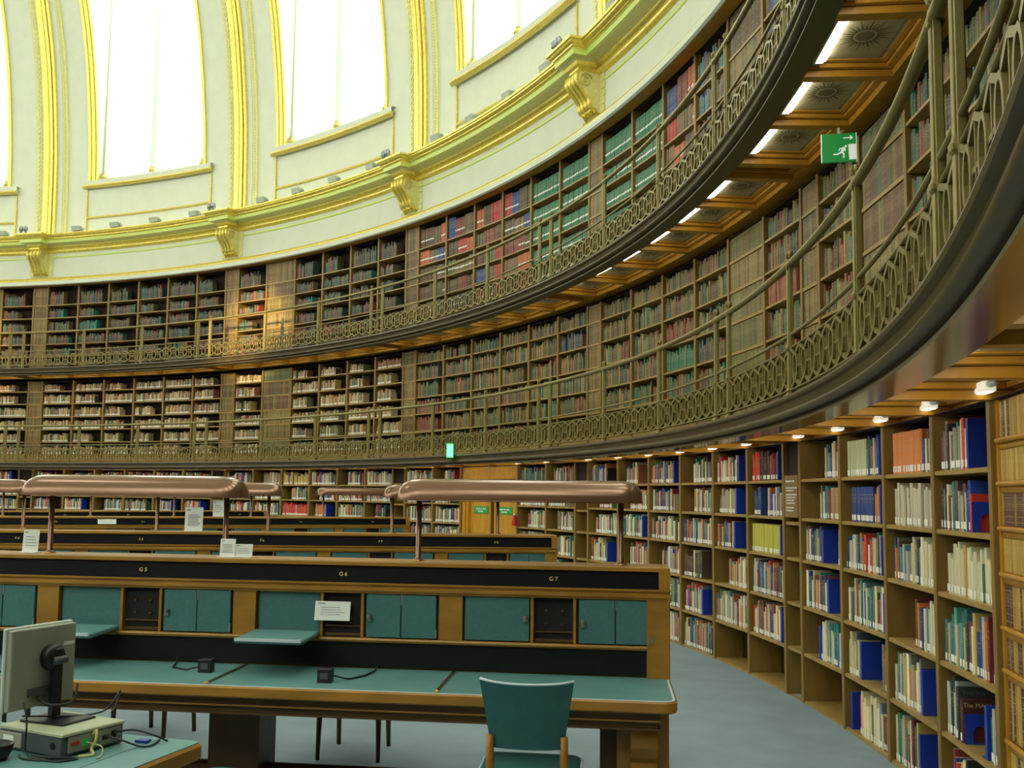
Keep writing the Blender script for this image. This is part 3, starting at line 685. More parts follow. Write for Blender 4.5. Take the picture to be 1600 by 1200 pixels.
for L in (0, 1, 2):
    for i in range(-1, 6):
        if L != 1 and i > 4: continue
        for k in range(6):
            if (L, i, k) in MOCK or (L == 0 and (i, k) in SKIP0): continue
            q = px(P(LEV[L]['R'], TH(i+(BF[k+1]+BF[k+2])/2), (LEV[L]['zb']+LEV[L]['zt'])/2))
            if q is None or not (-60 < q[0] < 1700 and q[1] > -220): continue
            for r in range(6):
                if L == 0:
                    if (i,k,r) in CUST:
                        for s_ in CUST[(i,k,r)]:
                            if s_[2] == 'set': comp(L,i,k,r,s_[0],s_[1],[s_[3]],s_[3],.84)
                            else: comp(L,i,k,r,s_[0],s_[1],s_[2])
                        continue
                    a0 = rg.choice((.03,.03,.05,.2,.35)); a1 = rg.choice((.6,.75,.9,.97,.97))
                    if a1 < a0+.3: a1 = .97
                    comp(L,i,k,r,a0,a1,BR)
                    if a1 < .85 and rg.random() < .6: bend_(i,k,r,a1+.02,1)
                elif L == 1:
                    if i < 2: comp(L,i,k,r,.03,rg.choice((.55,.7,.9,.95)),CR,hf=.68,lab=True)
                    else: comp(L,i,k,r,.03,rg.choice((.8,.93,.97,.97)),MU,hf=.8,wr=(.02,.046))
                else:
                    b_ = i+k/6
                    if (i,k) in ((2,4),(2,5),(3,0),(3,1)):
                        comp(L,i,k,r,.02,.98,TE,TE[0],.72,lab='mid',wr=(.062,.062)); continue
                    if (i == 2 and k < 4) or (i == 3 and k == 2):
                        u = .02
                        while u < .9:
                            v = u+rg.choice((.25,.35,.5)); v = min(v, .97); cc = rg.choice(RB)
                            comp(L,i,k,r,u,v,[cc],cc,rg.uniform(.72,.88),lab='mid' if rg.random() < .4 else False,wr=(rg.choice((.034,.05)),)*2); u = v
                        continue
                    if (i,k) in ((3,3),(3,5),(4,0)): comp(L,i,k,r,.02,.97,[S(70,130,130),S(60,80,130),S(120,70,60),S(110,100,70)],hf=.78,wr=(.03,.05)); continue
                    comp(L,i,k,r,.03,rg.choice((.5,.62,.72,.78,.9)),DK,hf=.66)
for c in CB: bend_(*c)
def book_geo(m, s, hi=False):
    w, h, d, c = s['w'], s['h'], s['d'], (*s['c'], s['st']); b = min(.006, w*.25)
    o = [(0,b),(w*.2,.0),(w*.8,.0),(w,b),(w,d),(0,d)]
    n = 6; vs = [(x,y,0) for x,y in o]+[(x,y,h) for x,y in o]
    fs = []; cs = []; us = []
    us_ = [0,.2,.8,1]
    for k in range(n):
        k2 = (k+1) % n; fs.append((k, k2, n+k2, n+k)); cs.append(c)
        us.append([(us_[k],0),(us_[k2],0),(us_[k2],1),(us_[k],1)] if k < 3 else None)
    pg = (.55,.5,.38,0)
    if hi:
        t_ = .0025; y0 = b+.003
        m.add(vs, fs, cs, us)
        m.add([(0,b,h),(t_,y0,h),(t_,d,h),(0,d,h),(w,b,h),(w-t_,y0,h),(w-t_,d,h),(w,d,h),(w*.2,0,h),(w*.8,0,h)], [(0,1,2,3),(4,7,6,5),(8,9,4,5,1,0)], [c]*3)
        zz = h-.004; m.add([(t_,y0,zz),(w-t_,y0,zz),(w-t_,d-.004,zz),(t_,d-.004,zz)], [(0,1,2,3)], [pg])
    else:
        m.add(vs, fs+[tuple(range(n,2*n))], cs+[pg], us+[None])
def label_geo(m, s):
    w, h = s['w'], s['h']; z0, z1 = (.012, .012+min(.04,h*.2)) if s['lab'] is True else (h*.33, h*.33+.03)
    a, b_ = w*.08, w*.92; m.add([(a,-.0012,z0),(b_,-.0012,z0),(b_,-.0012,z1),(a,-.0012,z1)], [(0,1,2,3)], [(.78,.78,.68,0)])
def colname(c):
    r, g, b = c; M_ = max(c); m_ = min(c)
    if M_ < .035: return 'black'
    if (M_-m_)/M_ < .28: return 'white' if M_ > .6 else 'pale grey' if M_ > .35 else 'grey' if M_ > .1 else 'dark grey'
    if b == M_: return 'navy blue' if M_ < .12 else 'blue'
    if g == M_: return 'dark green' if M_ < .12 else 'olive green' if r > .7*g else 'green'
    if g > .8*r: return 'cream' if M_ > .5 else 'tan' if M_ > .25 else 'olive brown'
    if g > .45*r: return 'tan' if M_ > .4 else 'brown'
    return 'orange' if g > .25*r and M_ > .4 else 'red' if M_ > .25 else 'maroon'
vis = []
for n_, s in enumerate(SPEC):
    q = px(P(s['R'], s['a'], s['z']+s['h']/2))
    s['score'] = -1
    if q and 0 < q[0] < 1600 and 0 < q[1] < 1200:
        s['score'] = s['h']*(s['w']+.5*s['d'])/q[2]**2*(1.0 if s['L'] == 0 else .55)
top = set(id(s) for s in sorted(SPEC, key=lambda s: -s['score'])[:290])
stuff = MB(); cnt = {}
COLN = {(4,3):'beside the mock-book door',(4,2):'second left of the mock-book door',(4,1):'third left of the mock-book door',(4,0):'fourth left of the mock-book door',(3,5):'just left of the oak notice',(3,4):'second left of the oak notice'}
for s in SPEC:
    key = (s['L'], s['i'], s['k'], s['r']); s['n'] = cnt[key] = cnt.get(key, -1)+1
    X = frame(s['R'], s['a'], s['z'])
    if id(s) in top:
        m = MB(); book_geo(m, s, True); o = m.build('book', 'book', None, X=X)
        if s['L'] == 0: where = COLN.get((s['i'], s['k']), 'ground floor bay %s column %s' % (ORD[s['i']], ORD[s['k']]))
        else: where = '%s %s bay, %s column' % (ORD[s['i']], LN[s['L']], ORD[s['k']])
        tag(o, '%s %s book, %s from left, %s shelf, %s' % ('thick' if s['w'] > .033 else 'slim' if s['w'] < .024 else 'medium', colname(s['c']), ordn(s['n']), ('top','second','third','fourth','fifth','bottom')[s['r']], where), 'book', 'books on the curved bookcases')
        if s['lab']: m = MB(); label_geo(m, s); m.build('spine_label', 'label', o)
    else:
        q = px(P(s['R'], s['a'], s['z'])); 
        stuff.X = X; book_geo(stuff, s)
        if s['lab']: label_geo(stuff, s)
stuff.X = None
o = stuff.build('books', 'book'); tag(o, 'thousands of smaller books lining the rest of the curved shelves', 'books', kind='stuff')
# bookends
bm_ = {}
for n_, (L, i, k, r, u, tall) in enumerate(BENDS):
    D = LEV[L]; R = D['R']; row = 5-r; f0, f1 = i+BF[k+1], i+BF[k+2]; W = rad(18*(f1-f0))*R-.05; a = TH(f0)-(.025+u*W)/R
    X = frame(R+.02, a, D['sh'][row])
    if tall not in bm_:
        m = MB(); hgt = .27 if tall else .16; dd = .21 if tall else .15
        pts = [(0,0),(dd*.28,0),(dd*.28,hgt*.42),(dd*.36,hgt*.56),(dd*.5,hgt*.62),(dd*.64,hgt*.56),(dd*.72,hgt*.42),(dd*.72,0),(dd,0),(dd,hgt),(0,hgt)] if not tall else [(0,0),(dd,0),(dd,hgt),(0,hgt)]
        n = len(pts); m.add([(0,y,z) for y,z in pts]+[(.004,y,z) for y,z in pts], [tuple(range(n-1,-1,-1)), tuple(range(n,2*n))]+[(q, (q+1)%n, n+(q+1)%n, n+q) for q in range(n)])
        if tall: m.box(-.03,.0,0,dd,0,hgt) 
        m.box(-.1,0,0,dd,0.0005,.003); bm_[tall] = m.build('bookend', 'blue'); o = bm_[tall]
    else: o = bm_[tall].copy(); COL.objects.link(o)
    o.matrix_world = X
    where = COLN.get((i, k), '%s ground floor bay, %s column' % (ORD[i+1], ORD[k]))
    tag(o, '%s, %s shelf, %s' % ('tall plain blue bookend' if tall else 'low arched blue bookend', ('top','second','third','fourth','fifth','bottom')[r], where), 'bookend', 'blue bookends on the ground floor shelves')
# ------------------------------------------------------------------ ground floor door, mock-book door, notices, shelf lights
def doorX(b): return frame(20.3, TH(b), 0)
t = empty('door_1', doorX(2+(BF[3]+BF[5])/2), None, None, None, 'structure')
hw = rad(18*(BF[5]-BF[3]))*20.3/2-.026
m = MB(); m.box(-hw,-hw+.10,0,.3,0,2.215); m.box(hw-.10,hw,0,.3,0,2.215); m.box(-hw+.1,hw-.1,0,.3,2.0,2.215)
m.box(-hw+.1,-hw+.16,.03,.3,0,2.0); m.box(hw-.16,hw-.1,.03,.3,0,2.0); m.box(-hw+.1,hw-.1,-.015,.01,2.0,2.03); m.box(-hw+.16,hw-.16,.03,.3,1.9,2.0); m.build('frame', 'beam', t)
for sx in (-1, 1):
    x0, x1 = (-hw+.165, -.02) if sx < 0 else (.02, hw-.165)
    m = MB(); m.box(x0,x1,.09,.13,.02,1.89)
    for za, zb_ in ((.1,.75),(.9,1.78)):
        for q in (((x0+.07),(x1-.07),za,za+.02),((x0+.07),(x1-.07),zb_-.02,zb_),((x0+.07),(x0+.09),za,zb_),((x1-.09),(x1-.07),za,zb_)): m.box(q[0],q[1],.08,.092,q[2],q[3])
    dl = m.build('door_leaf', 'beam', t)
    m = MB(); a = (x0+x1)/2; m.box(a-.255,a+.255,.078,.088,1.395,1.52); sg = m.build('door_sign', 'doorsign', dl); sg['label'] = 'green door sign'
    m = MB()
    for (zz, xs) in ((1.475, [(-.17,-.02),(.0,.05),(.07,.17)]), (1.43, [(-.1,.1)])):
        for u, v in xs:
            x = u
            while x < v-.012: m.box(a+x,a+x+.013,.0755,.0785,zz-.014,zz+.014); x += .021
    m.build('sign_lettering', 'white', sg)
m = MB(); m.box(-.02,.02,.08,.12,.02,1.9); m.box(-.035,-.02,.07,.09,.02,1.9); m.box(.02,.035,.07,.09,.02,1.9); m.build('meeting_stile', 'deskdark', t)
m = MB()
for k in range(11):
    x = -.5+.1*k; m.tube([(x+.035*cos(q),.075,1.95+.03*sin(q)) for q in [2*pi*j/8 for j in range(8)]], .007, 5, True)
m.box(-.55,.55,.06,.08,1.905,1.915); m.build('carved_frieze', 'deskdark', t)
# mock-book door in the fifth bay
t = empty('door_2', doorX(4+(BF[5]+BF[7])/2), None, None, None, 'structure')
hw = rad(18*(BF[7]-BF[5]))*20.3/2-.024
ZR = [.02,.30,.60,.93,1.13,1.385,1.605,1.82,2.03,2.225]
m = MB(); m.box(-hw,hw,.02,.05,.02,2.22); m.box(-hw,-hw+.03,-.004,.05,.02,2.22); m.box(-.02,.02,-.004,.05,.02,2.22); m.box(hw-.03,hw,-.004,.05,.02,2.22)
m.build('door_leaf', 'beam', t)
for a_, (z, z1) in enumerate(zip(ZR[:-1], ZR[1:])):
    m = MB(); m.tube([(-hw+.02,-.006,z-.012),(hw-.02,-.006,z-.012)], .013, 8); m.box(-hw+.02,hw-.02,.004,.02,z-.055,z-.02); m.build('door_shelf_rail', 'beam', t, True) if a_ else None
    m = MB(); x = -hw+.03; rr = random.Random(a_*5+1)
    pal = [S(186,152,72),S(170,138,62),S(196,164,84)] if a_ % 3 else [S(150,118,60),S(96,66,50),S(176,142,66)]
    cc = None
    while x < hw-.035:
        if x > -.03 and x < .03: x = .03
        w = rr.uniform(.026,.05); w = min(w, (hw-.03 if x >= .03 else -.02)-x)
        if w < .01: x = .03 if x < 0 else hw; continue
        c = rr.choice(pal+[S(92,62,50)]*(1 if a_ in (1,2,6,8,4) else 0)); spine(m, x, w, .016, z+.003, z1-z-(.06 if a_ < 8 else .02), vary(c, .12), .9 if c[0] < .15 else .2, .012); x += w
    m.build('mock_book_spines', 'mock', t)
# shelf lights on the ground floor header
n = 0; sl = None
for i in range(4, -2, -1):
    for j in range(6, -1, -1):
        if j == 0 or (i, j) in ((2,4),(4,6),(2,3)): continue
        X = frame(20.28, TH(i+BF[j]), 2.238); q = px(X.translation)
        if q is None or not (-40 < q[0] < 1640): continue
        if sl is None:
            sl = empty('shelf_light', X, 'x', 'shelf light', 'shelf lights over the ground floor bookcases'); o = sl
            m = MB(); m.bbox(-.06,.19,-.06,.0,.012,.062,.004); m.build('housing', 'lampwhite', sl)
            m = MB(); m.box(-.05,.18,-.05,-.01,.008,.0125); m.build('lens', 'lampbulb', sl)
            m = MB(); m.tube([(.19,-.03,.045),(.27,-.03,.045)], .018, 8); m.build('lamp_cap', 'silver', sl, True)
        else: o = copy_tree(sl)
        o.matrix_world = X; o['label'] = 'white box light above the ground floor books, %s from the right' % ordn(n); n += 1
# oak notice on the pilaster
t = empty('notice_board', frame(20.3, TH(4), 1.56), 'narrow oak notice with lines of pale lettering on the ground floor pilaster', 'notice')
m = MB(); m.bbox(-.17,.17,-.012,.012,.0,.37,.003); m.build('board', 'noticewood', t)
m = MB(); rr = random.Random(2)
for k, z in enumerate((.32,.26,.235,.20,.175,.15,.125,.085,.06)):
    x = -.12
    while x < (.06 if k == 0 else rr.uniform(.05,.13)): wd = rr.uniform(.01,.05); m.box(x,x+wd,-.0135,-.012,z-.006*(1.6 if k == 0 else 1),z+.006); x += wd+.012
m.build('lettering', 'white', t)
# red alarm box beside the door
t = empty('fire_alarm', frame(20.28, TH(2+BF[5]), 1.22), 'small red fire alarm box on the door surround', 'fire alarm')
m = MB(); m.bbox(-.05,.05,-.05,.0,.0,.1,.006); m.bbox(-.03,.03,-.04,0,.1,.17,.006); m.build('case', 'red', t)
m = MB(); m.lathe([(.02,0),(.022,.02),(.001,.03)], (0,-.03,.17), 10); m.build('lens', 'white', t)
# exit signs
p = Vector((18.499, 8.163, 4.384)); wd, hg = 0.2480, 0.2188; az = 1.7875
X = Matrix(((sin(az), cos(az), 0),(-cos(az), sin(az), 0),(0,0,1))).to_4x4(); X.translation = p
t = empty('exit_sign', X, 'square green emergency exit sign with running figure hanging under the upper gallery', 'exit sign')
m = MB(); m.bbox(-wd/2,wd/2,0,.03,-hg/2,hg/2,.003); m.build('sign_box', 'green', t)
for sx in (-1, 1): m = MB(); m.box(sx*(wd/2+.002)-.002,sx*(wd/2+.002)+.002,-.002,.032,-hg/2,hg/2); m.build('edge_strip', 'signwhite', t)
u = wd/10; m = MB(); y0, y1 = -.003, -.0005
m.prism([(2.9*u,-.9*hg/2),(4.9*u,-.9*hg/2+.1*u),(4.9*u,.1*hg),(2.7*u,.1*hg)], y0, y1)           # doorway
def limb(a, b_, w=.34): bar_pts = Vector((b_[0]-a[0], b_[1]-a[1])); nl = bar_pts.length; nx, nz = -bar_pts.y/nl*w*u/2, bar_pts.x/nl*w*u/2; m.prism([(a[0]*u+nx,a[1]*u+nz),(b_[0]*u+nx,b_[1]*u+nz),(b_[0]*u-nx,b_[1]*u-nz),(a[0]*u-nx,a[1]*u-nz)], y0, y1)
m.prism([((1.95+.36*cos(q))*u, (.25+.36*sin(q))*u) for q in [2*pi*k/10 for k in range(10)]], y0, y1)
limb((1.5,-.1),(.75,-1.5),.75); limb((.75,-1.5),(-.4,-2.1),.42); limb((-.4,-2.1),(-1.7,-2.15),.42); limb((.85,-1.5),(1.4,-2.1),.42); limb((1.4,-2.1),(1.25,-3.4),.42); limb((1.2,-.2),(.2,-.4),.3); limb((.2,-.4),(-.1,-1.1),.3); limb((1.5,-.4),(1.9,-1.2),.3)
limb((1.2,2.9),(3.9,2.9),.28); limb((3.2,3.5),(3.95,2.9),.28); limb((3.2,2.3),(3.95,2.9),.28)
m.build('pictogram', 'signwhite', t)
m = MB(); m.box(-.008,.008,.01,.02,hg/2,hg/2+.05); m.build('hanger', 'silver', t)
p = Vector((11.107, 16.052, 2.473)); az = 2.0504
X = Matrix(((sin(az), cos(az), 0),(-cos(az), sin(az), 0),(0,0,1))).to_4x4(); X.translation = p
t = empty('exit_sign', X, 'small glowing green exit sign box on the lower gallery edge above the door', 'exit sign')
wd, hg = 0.1321, 0.2642
m = MB(); m.bbox(-wd/2,wd/2,0,.07,-hg/2,hg/2,.004); m.build('housing', 'green', t)
m = MB(); m.box(-wd/2+.012,wd/2-.012,-.004,0,-hg/2+.02,hg/2-.02); m.build('lit_face', 'exitglow', t)
m = MB(); m.box(-.02,.02,.02,.16,-hg/2-.03,-hg/2); m.box(-.02,.02,.13,.16,-hg/2-.03,-hg/2+.1); m.build('bracket', 'raildark', t)
# ------------------------------------------------------------------ reading desks
def deskX(al, oc, Re):
    al = rad(al); X = Matrix(((cos(al), -sin(al), 0),(sin(al), cos(al), 0),(0,0,1))).to_4x4()
    X.translation = Vector((Re*cos(al)+oc*sin(al), Re*sin(al)-oc*cos(al), 0)); return X
def round_rect(x0, x1, y0, y1, r, n=6):
    p = []
    for cx, cy, a0 in ((x1-r,y1-r,0),(x0+r,y1-r,90),(x0+r,y0+r,180),(x1-r,y0+r,270)):
        for k in range(n+1): a = rad(a0+90*k/n); p.append((cx+r*cos(a), cy+r*sin(a)))
    return p
def plate(m, pts, z0, z1, bevel=0.):
    n = len(pts); cx = sum(p[0] for p in pts)/n; cy = sum(p[1] for p in pts)/n
    lv = [(1,z0)]; rows = []
    def ins(b_):
        out = []
        for k in range(n):
            a, c = Vector(pts[k-1]), Vector(pts[(k+1) % n]); d_ = (c-a).normalized(); out.append((pts[k][0]-d_.y*b_*1, pts[k][1]+d_.x*b_))
        return out
    rows.append([(x,y,z0) for x,y in (ins(bevel) if bevel else pts)])
    if bevel: rows.append([(x,y,z0+bevel) for x,y in pts]); rows.append([(x,y,z1-bevel) for x,y in pts])
    rows.append([(x,y,z1) for x,y in (ins(bevel) if bevel else pts)])
    vs = [q for r in rows for q in r]
    fs = [tuple(range(n-1,-1,-1)), tuple((len(rows)-1)*n+k for k in range(n))]
    for j in range(len(rows)-1): fs += [(j*n+k, j*n+(k+1)%n, (j+1)*n+(k+1)%n, (j+1)*n+k) for k in range(n)]
    m.add(vs, fs)
def reading_desk(al, oc, Re, sx, nmod, letter, n0, label, open_flaps=(), detail=True, ped=2.08):
    t = empty('reading_desk', deskX(al, oc, Re), label, 'reading desk', 'long reading desks set radially in the room'); L_ = -(nmod*1.17+.3)*sx
    W_ = .79
    m = MB(); plate(m, round_rect(L_, 0, -W_, W_, .07), .70, .757, .008); m.build('tabletop', 'desk', t)
    m = MB(); plate(m, round_rect(L_+.02, -.022, -W_+.022, W_-.022, .055), .7572, .7605); o = m.build('leather_inset', 'teal', t)
    m = MB(); plate(m, round_rect(L_+.008, -.010, -W_+.010, W_-.010, .062), .7569, .7590); m.build('inset_border', 'tealedge', t)
    m = MB(); m.box(L_+.1,-.08,-W_+.06,W_-.06,.655,.70); m.box(L_+.1,-.09,-W_+.075,W_-.075,.62,.655); m.box(L_+.1,-.08,-W_+.055,W_-.055,.612,.622); m.build('apron', 'deskdark', t)
    m = MB(); m.box(L_+.1,-.082,-W_+.05,W_-.05,.652,.660); m.build('apron_bead', 'desk', t)
    for k in range(nmod):
        x = (-1.25-1.17*k+.09)*sx
        if k < nmod-0:
            for ya, yb in ((-W_+.03,-.16),(.16,W_-.03)): m = MB(); m.box(x-.008,x+.008,ya,yb,.7604,.7675); m.build('divider_strip', 'copper', t)
            m = MB(); m.lathe([(.014,0),(.014,.006),(.001,.012)], (x,-W_+.035,.7606), 8); m.build('divider_stud', 'brass', t)
    # central partition
    m = MB(); m.box(L_,-.0,-.130,.130,.76,1.322); m.build('partition_core', 'deskdark', t)
    for s in (-1, 1):
        m = MB(); m.box(L_+.0,-.125*sx,min(s*.150,s*.13),max(s*.150,s*.13),.775,.905); m.build('padded_strip', 'blackpad', t)
        m = MB(); m.tube([(L_,s*.162,.918),(-.12*sx,s*.162,.918)], .011, 8); m.box(L_,-.1*sx,min(s*.13,s*.165),max(s*.13,s*.165),.905,.928); m.build('rail_moulding', 'desk', t)
        m = MB(); a, c = sorted((s*.13, s*.172)); m.box(L_,-.0,a,c,1.172,1.185)
        a, c = sorted((s*.13, s*.182)); m.box(L_,.004,a,c,1.185,1.205); a, c = sorted((s*.13, s*.166)); m.box(L_,-.0,a,c,1.205,1.22); a, c = sorted((s*.13, s*.176)); m.box(L_,.003,a,c,1.218,1.228); m.build('cornice_moulding', 'desk', t)
        m = MB(); m.add([(L_,s*.160,1.228),(-.06*sx,s*.160,1.228),(-.06*sx,s*.135,1.322),(L_,s*.135,1.322),(L_,s*.12,1.228),(-.06*sx,s*.12,1.228)], [(0,1,2,3) if s < 0 else (3,2,1,0)]); m.build('number_strip', 'black', t)
    m = MB(); m.bbox(L_,-.0,-.150,.150,1.321,1.345,.005); m.build('ledge', 'desk', t)
    m = MB(); m.box(-.06*sx,.0,-.172,.172,1.228,1.322); m.box(-.02,.006,-.176,.176,1.16,1.19); m.build('end_block', 'desk', t)
    m = MB(); m.box(-.125*sx,-.004,-.168,.168,.76,1.172); m.box(-.125*sx,-.108*sx,-.17,.17,.93,1.172); m.build('end_stile', 'desk', t)
    for k in range(nmod):
        x0 = (-1.25-1.17*k)*sx; T = lambda v: x0+v*sx
        if T(1.2) < L_: continue
        m = MB(); m.box(T(0),T(.13),-.163,.163,.93,1.172); m.build('stile', 'desk', t)
        op = (n0-k) in open_flaps
        for a_ in (.515, .745): m = MB(); m.box(T(a_-.012),T(a_+.003),-.162,-.13,.93,1.172); m.build('thin_divider', 'desk', t)
        # book rest compartment
        m = MB(); m.box(T(.145),T(.495),-.158 if not op else -.142,-.13,.936,1.168); fl_ = m.build('flap_back' if op else 'flap_door', 'tealdoor', t)
        if op:
            m = MB(); m.X = Matrix.Translation((T(.32), -.165, .936)) @ Matrix.Rotation(rad(1.5), 4, 'X')
            plate(m, round_rect(-.185*sx, .185*sx, -.345, 0, .012), .0, .024, .006); fs2 = m.build('folding_shelf', 'teal', t)
            m = MB(); m.X = Matrix.Translation((T(.32), -.165, .936)); m.box(-.18*sx,.18*sx,-.352,-.344,.004,.02); m.build('shelf_edge', 'tealedge', fs2)
        elif detail:
            m = MB(); m.lathe([(.013,-.02),(.013,.012),(.001,.016)], (T(.475),-.17,1.06), 10); m.build('lock', 'steel', fl_)
        # open rack with pierced plate
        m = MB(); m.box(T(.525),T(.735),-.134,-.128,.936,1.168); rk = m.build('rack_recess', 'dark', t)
        m = MB(); m.box(T(.53),T(.73),-.150,-.13,.985,.992)
        for sx_ in (.585,.675):
            for zz in (1.03,1.10): m.box(T(sx_)-.009,T(sx_)+.009,-.145,-.134,zz-.003,zz+.003); m.box(T(sx_)-.002,T(sx_)+.002,-.145,-.134,zz-.009,zz+.009)
        m.box(T(.53),T(.735),-.150,-.134,.936,.95); m.build('rack_bars', 'deskdark', rk)
        for a_, c_ in ((.765,.957),(.962,1.155)):
            m = MB(); m.bbox(T(a_),T(c_),-.166,-.13,.936,1.168,.003); dr = m.build('cupboard_door', 'tealdoor', t)
            if detail:
                m = MB()
                if a_ < .8: m.lathe([(.013,0),(.013,.02),(.001,.026)], (T(.785),-.176,1.035), 10); m.box(T(.775),T(.797),-.18,-.166,1.02,1.04)
                else: m.box(T(.958),T(.966),-.169,-.160,1.11,1.168); m.box(T(1.15),T(1.16),-.172,-.16,.94,.985)
                m.build('lock' if a_ < .8 else 'hinge', 'steel', dr)
        m = MB(); m.bbox(T(.145),T(1.155),.13,.164,.936,1.168,.003); m.build('rear_cupboard', 'tealdoor', t)
        if letter and n0-k > 0:
            Xl = Matrix.Translation((T(.625), -.1505, 1.272)) @ Matrix.Rotation(rad(-15), 4, 'X') @ RX
            text('seat_number', '%s %d' % (letter, n0-k), .031, 'goldletter', t, Xl, .0012)
    # pedestals
    for k in range(nmod//2+1):
        x = (-.36 if k == 0 else -.46-ped*k)*sx
        if x-.36 < L_: continue
        m = MB()
        if k == 0: m.box(x+.075,x+.33,-.55,.55,0,.699)
        else: m.box(x,x+.29,-.15,.15,.0,.62)
        m.build('pedestal', 'deskdark' if k else 'desk', t)
        if k == 0:
            m = MB(); m.box(x-.01,x+.076,-.44,.44,0,.62); m.build('inner_pedestal', 'deskdark', t)
            for s in (-1, 1):
                m = MB(); y0, y1 = sorted((s*.55, s*.556)); m.box(x+.10,x+.11,y0,y1,.1,.38); m.build('panel_moulding', 'deskdark', t)
                m = MB(); m.box(x+.295,x+.305,y0,y1,.1,.38); m.build('panel_moulding', 'deskdark', t)
        for s in ((-1, 1) if k == 0 else ()):
            pr_ = [(0,.675),(-.15,.675),(-.155,.65),(-.13,.635),(-.12,.60),(-.128,.56),(-.115,.51),(-.08,.46),(-.045,.43),(-.05,.405),(-.02,.38),(0,.37)]
            n = len(pr_); xa, xb = x+.14, x+.27
            vs = [(xa, s*(.42-y) if False else s*.55+s*(-y), z) for y, z in pr_]+[(xb, s*.55+s*(-y), z) for y, z in pr_]
            fs = [tuple(range(n)), tuple(range(2*n-1,n-1,-1))]+[(i, n+i, n+(i+1)%n, (i+1)%n) for i in range(n)]
            m = MB(); m.add(vs, fs if s > 0 else [f[::-1] for f in fs]); m.build('carved_bracket', 'desk', t)
        m = MB(); yy = .60 if k == 0 else .22; m.box(x+.05,x+.345,-yy,yy,.0,.07) if k == 0 else m.box(x-.03,x+.32,-yy,yy,.0,.07); m.build('foot', 'deskdark', t)
    m = MB(); m.tube([(L_+.3,0,.155),(-.2,0,.155)], .045, 10); m.build('foot_rail', 'deskdark', t, True)
    return t
DG = deskX(18.788, .328, 18.74)
reading_desk(18.788, .328, 18.74, 1, 5, 'G', 7, 'nearest long reading desk with two folded-down teal shelves in the foreground', (5, 6))
reading_desk(31.584, .0, 18.34, .94, 7, 'F', 8, 'second long reading desk, directly behind the nearest one', ped=2.78)
reading_desk(51.8, -.69, 18.49, 1, 8, 'E', 7, 'third long reading desk back, ending left of the panelled door', detail=False)
reading_desk(70.0, -.32, 18.54, 1, 8, 'D', 7, 'fourth and farthest long reading desk, only its top showing', detail=False)
def lamp(D, xa, xb, pa, pb, label):
    t = empty('desk_lamp', D @ Matrix.Translation(((xa+xb)/2, 0, 1.345)), label, 'lamp', 'long copper lamps on the reading desks'); c = (xa+xb)/2
    L2 = abs(xb-xa)/2; z0, h, wd = .34, .125, .135; e = .15
    def shell(h, wd, e0, z0):
        secs = []
        for k in range(9): q = k/8*pi/2; secs.append((-L2+e0+e*(1-cos(q))*1.0-0, sin(q)**.8 if k else .02))
        secs = [(-L2+e0+e*(k/8)**1.5, max(.05, (1-(1-k/8)**2.3)**.5)) for k in range(9)]
        secs += [(-x, s) for x, s in secs[::-1]]
        vs = []; N = 14
        for x, s in secs:
            for j in range(N+1): a = pi*j/N; vs.append((x, -cos(a)*wd*(.35+.65*s), z0+(abs(sin(a))**.85)*h*s))
        fs = [(i*(N+1)+j, (i+1)*(N+1)+j, (i+1)*(N+1)+j+1, i*(N+1)+j+1) for i in range(len(secs)-1) for j in range(N)]
        return vs, fs, N, len(secs)
    m = MB(); vs, fs, N, ns = shell(h, wd, 0, z0); m.add(vs, fs)
    m.add(vs[:N+1], [tuple(range(N,-1,-1))]); m.add(vs[-(N+1):], [tuple(range(N+1))])
    vs, fs, N, ns = shell(h-.006, wd-.005, .004, z0); m.add(vs, [f[::-1] for f in fs])
    m.build('lamp_shade', 'copper', t, True)
    m = MB(); m.tube([(-L2+.12,-wd+.002,z0+.002),(L2-.12,-wd+.002,z0+.002)], .004, 6); m.tube([(-L2+.12,wd-.002,z0+.002),(L2-.12,wd-.002,z0+.002)], .004, 6); m.build('shade_rim', 'copper', t, True)
    m = MB(); m.tube([(-L2+.18,0,z0+.05),(L2-.18,0,z0+.05)], .018, 8); m.build('lamp_tube', 'white', t, True)
    m = MB(); m.box(-L2+.15,L2-.15,-.05,.05,z0+.07,z0+.085); m.build('reflector', 'copper', t)
    for p_ in (pa, pb):
        m = MB(); m.lathe([(.032,0),(.034,.006),(.022,.012),(.016,.02),(.0155,z0+.10)], (p_-c,0,0), 12); m.build('post', 'copper', t, True)
        m = MB(); m.lathe([(.036,0),(.037,.004),(.028,.008)], (p_-c,0,0), 14); m.build('post_flange', 'brass', t, True)
lamp(DG, -.14, -1.52, -.26, -1.40, 'copper shaded lamp at the near right end of the nearest desk')
lamp(DG, -2.43, -3.78, -2.54, -3.62, 'copper shaded lamp on the left part of the nearest desk')
DF = deskX(31.584, .0, 18.34)
lamp(DF, -.44, -1.67, -.56, -1.58, 'copper shaded lamp on the second desk, hidden behind the near right lamp')
lamp(DF, -2.62, -3.90, -2.75, -3.78, 'copper shaded lamp on the second desk, right end showing past the near left lamp')
lamp(DF, -4.93, -6.2, -4.99, -6.1, 'copper shaded lamp on the second desk at the left edge')
DE = deskX(51.8, -.69, 18.49); DD = deskX(70.0, -.32, 18.54)
lamp(DE, -.15, -1.52, -.26, -1.40, 'small distant copper lamp on the third desk, right of centre gap')
lamp(DE, -2.43, -3.80, -2.54, -3.68, 'small distant copper lamp on the third desk, behind the near left lamp')
lamp(DE, -4.73, -6.1, -4.84, -5.98, 'small distant copper lamp on the third desk at the left edge')
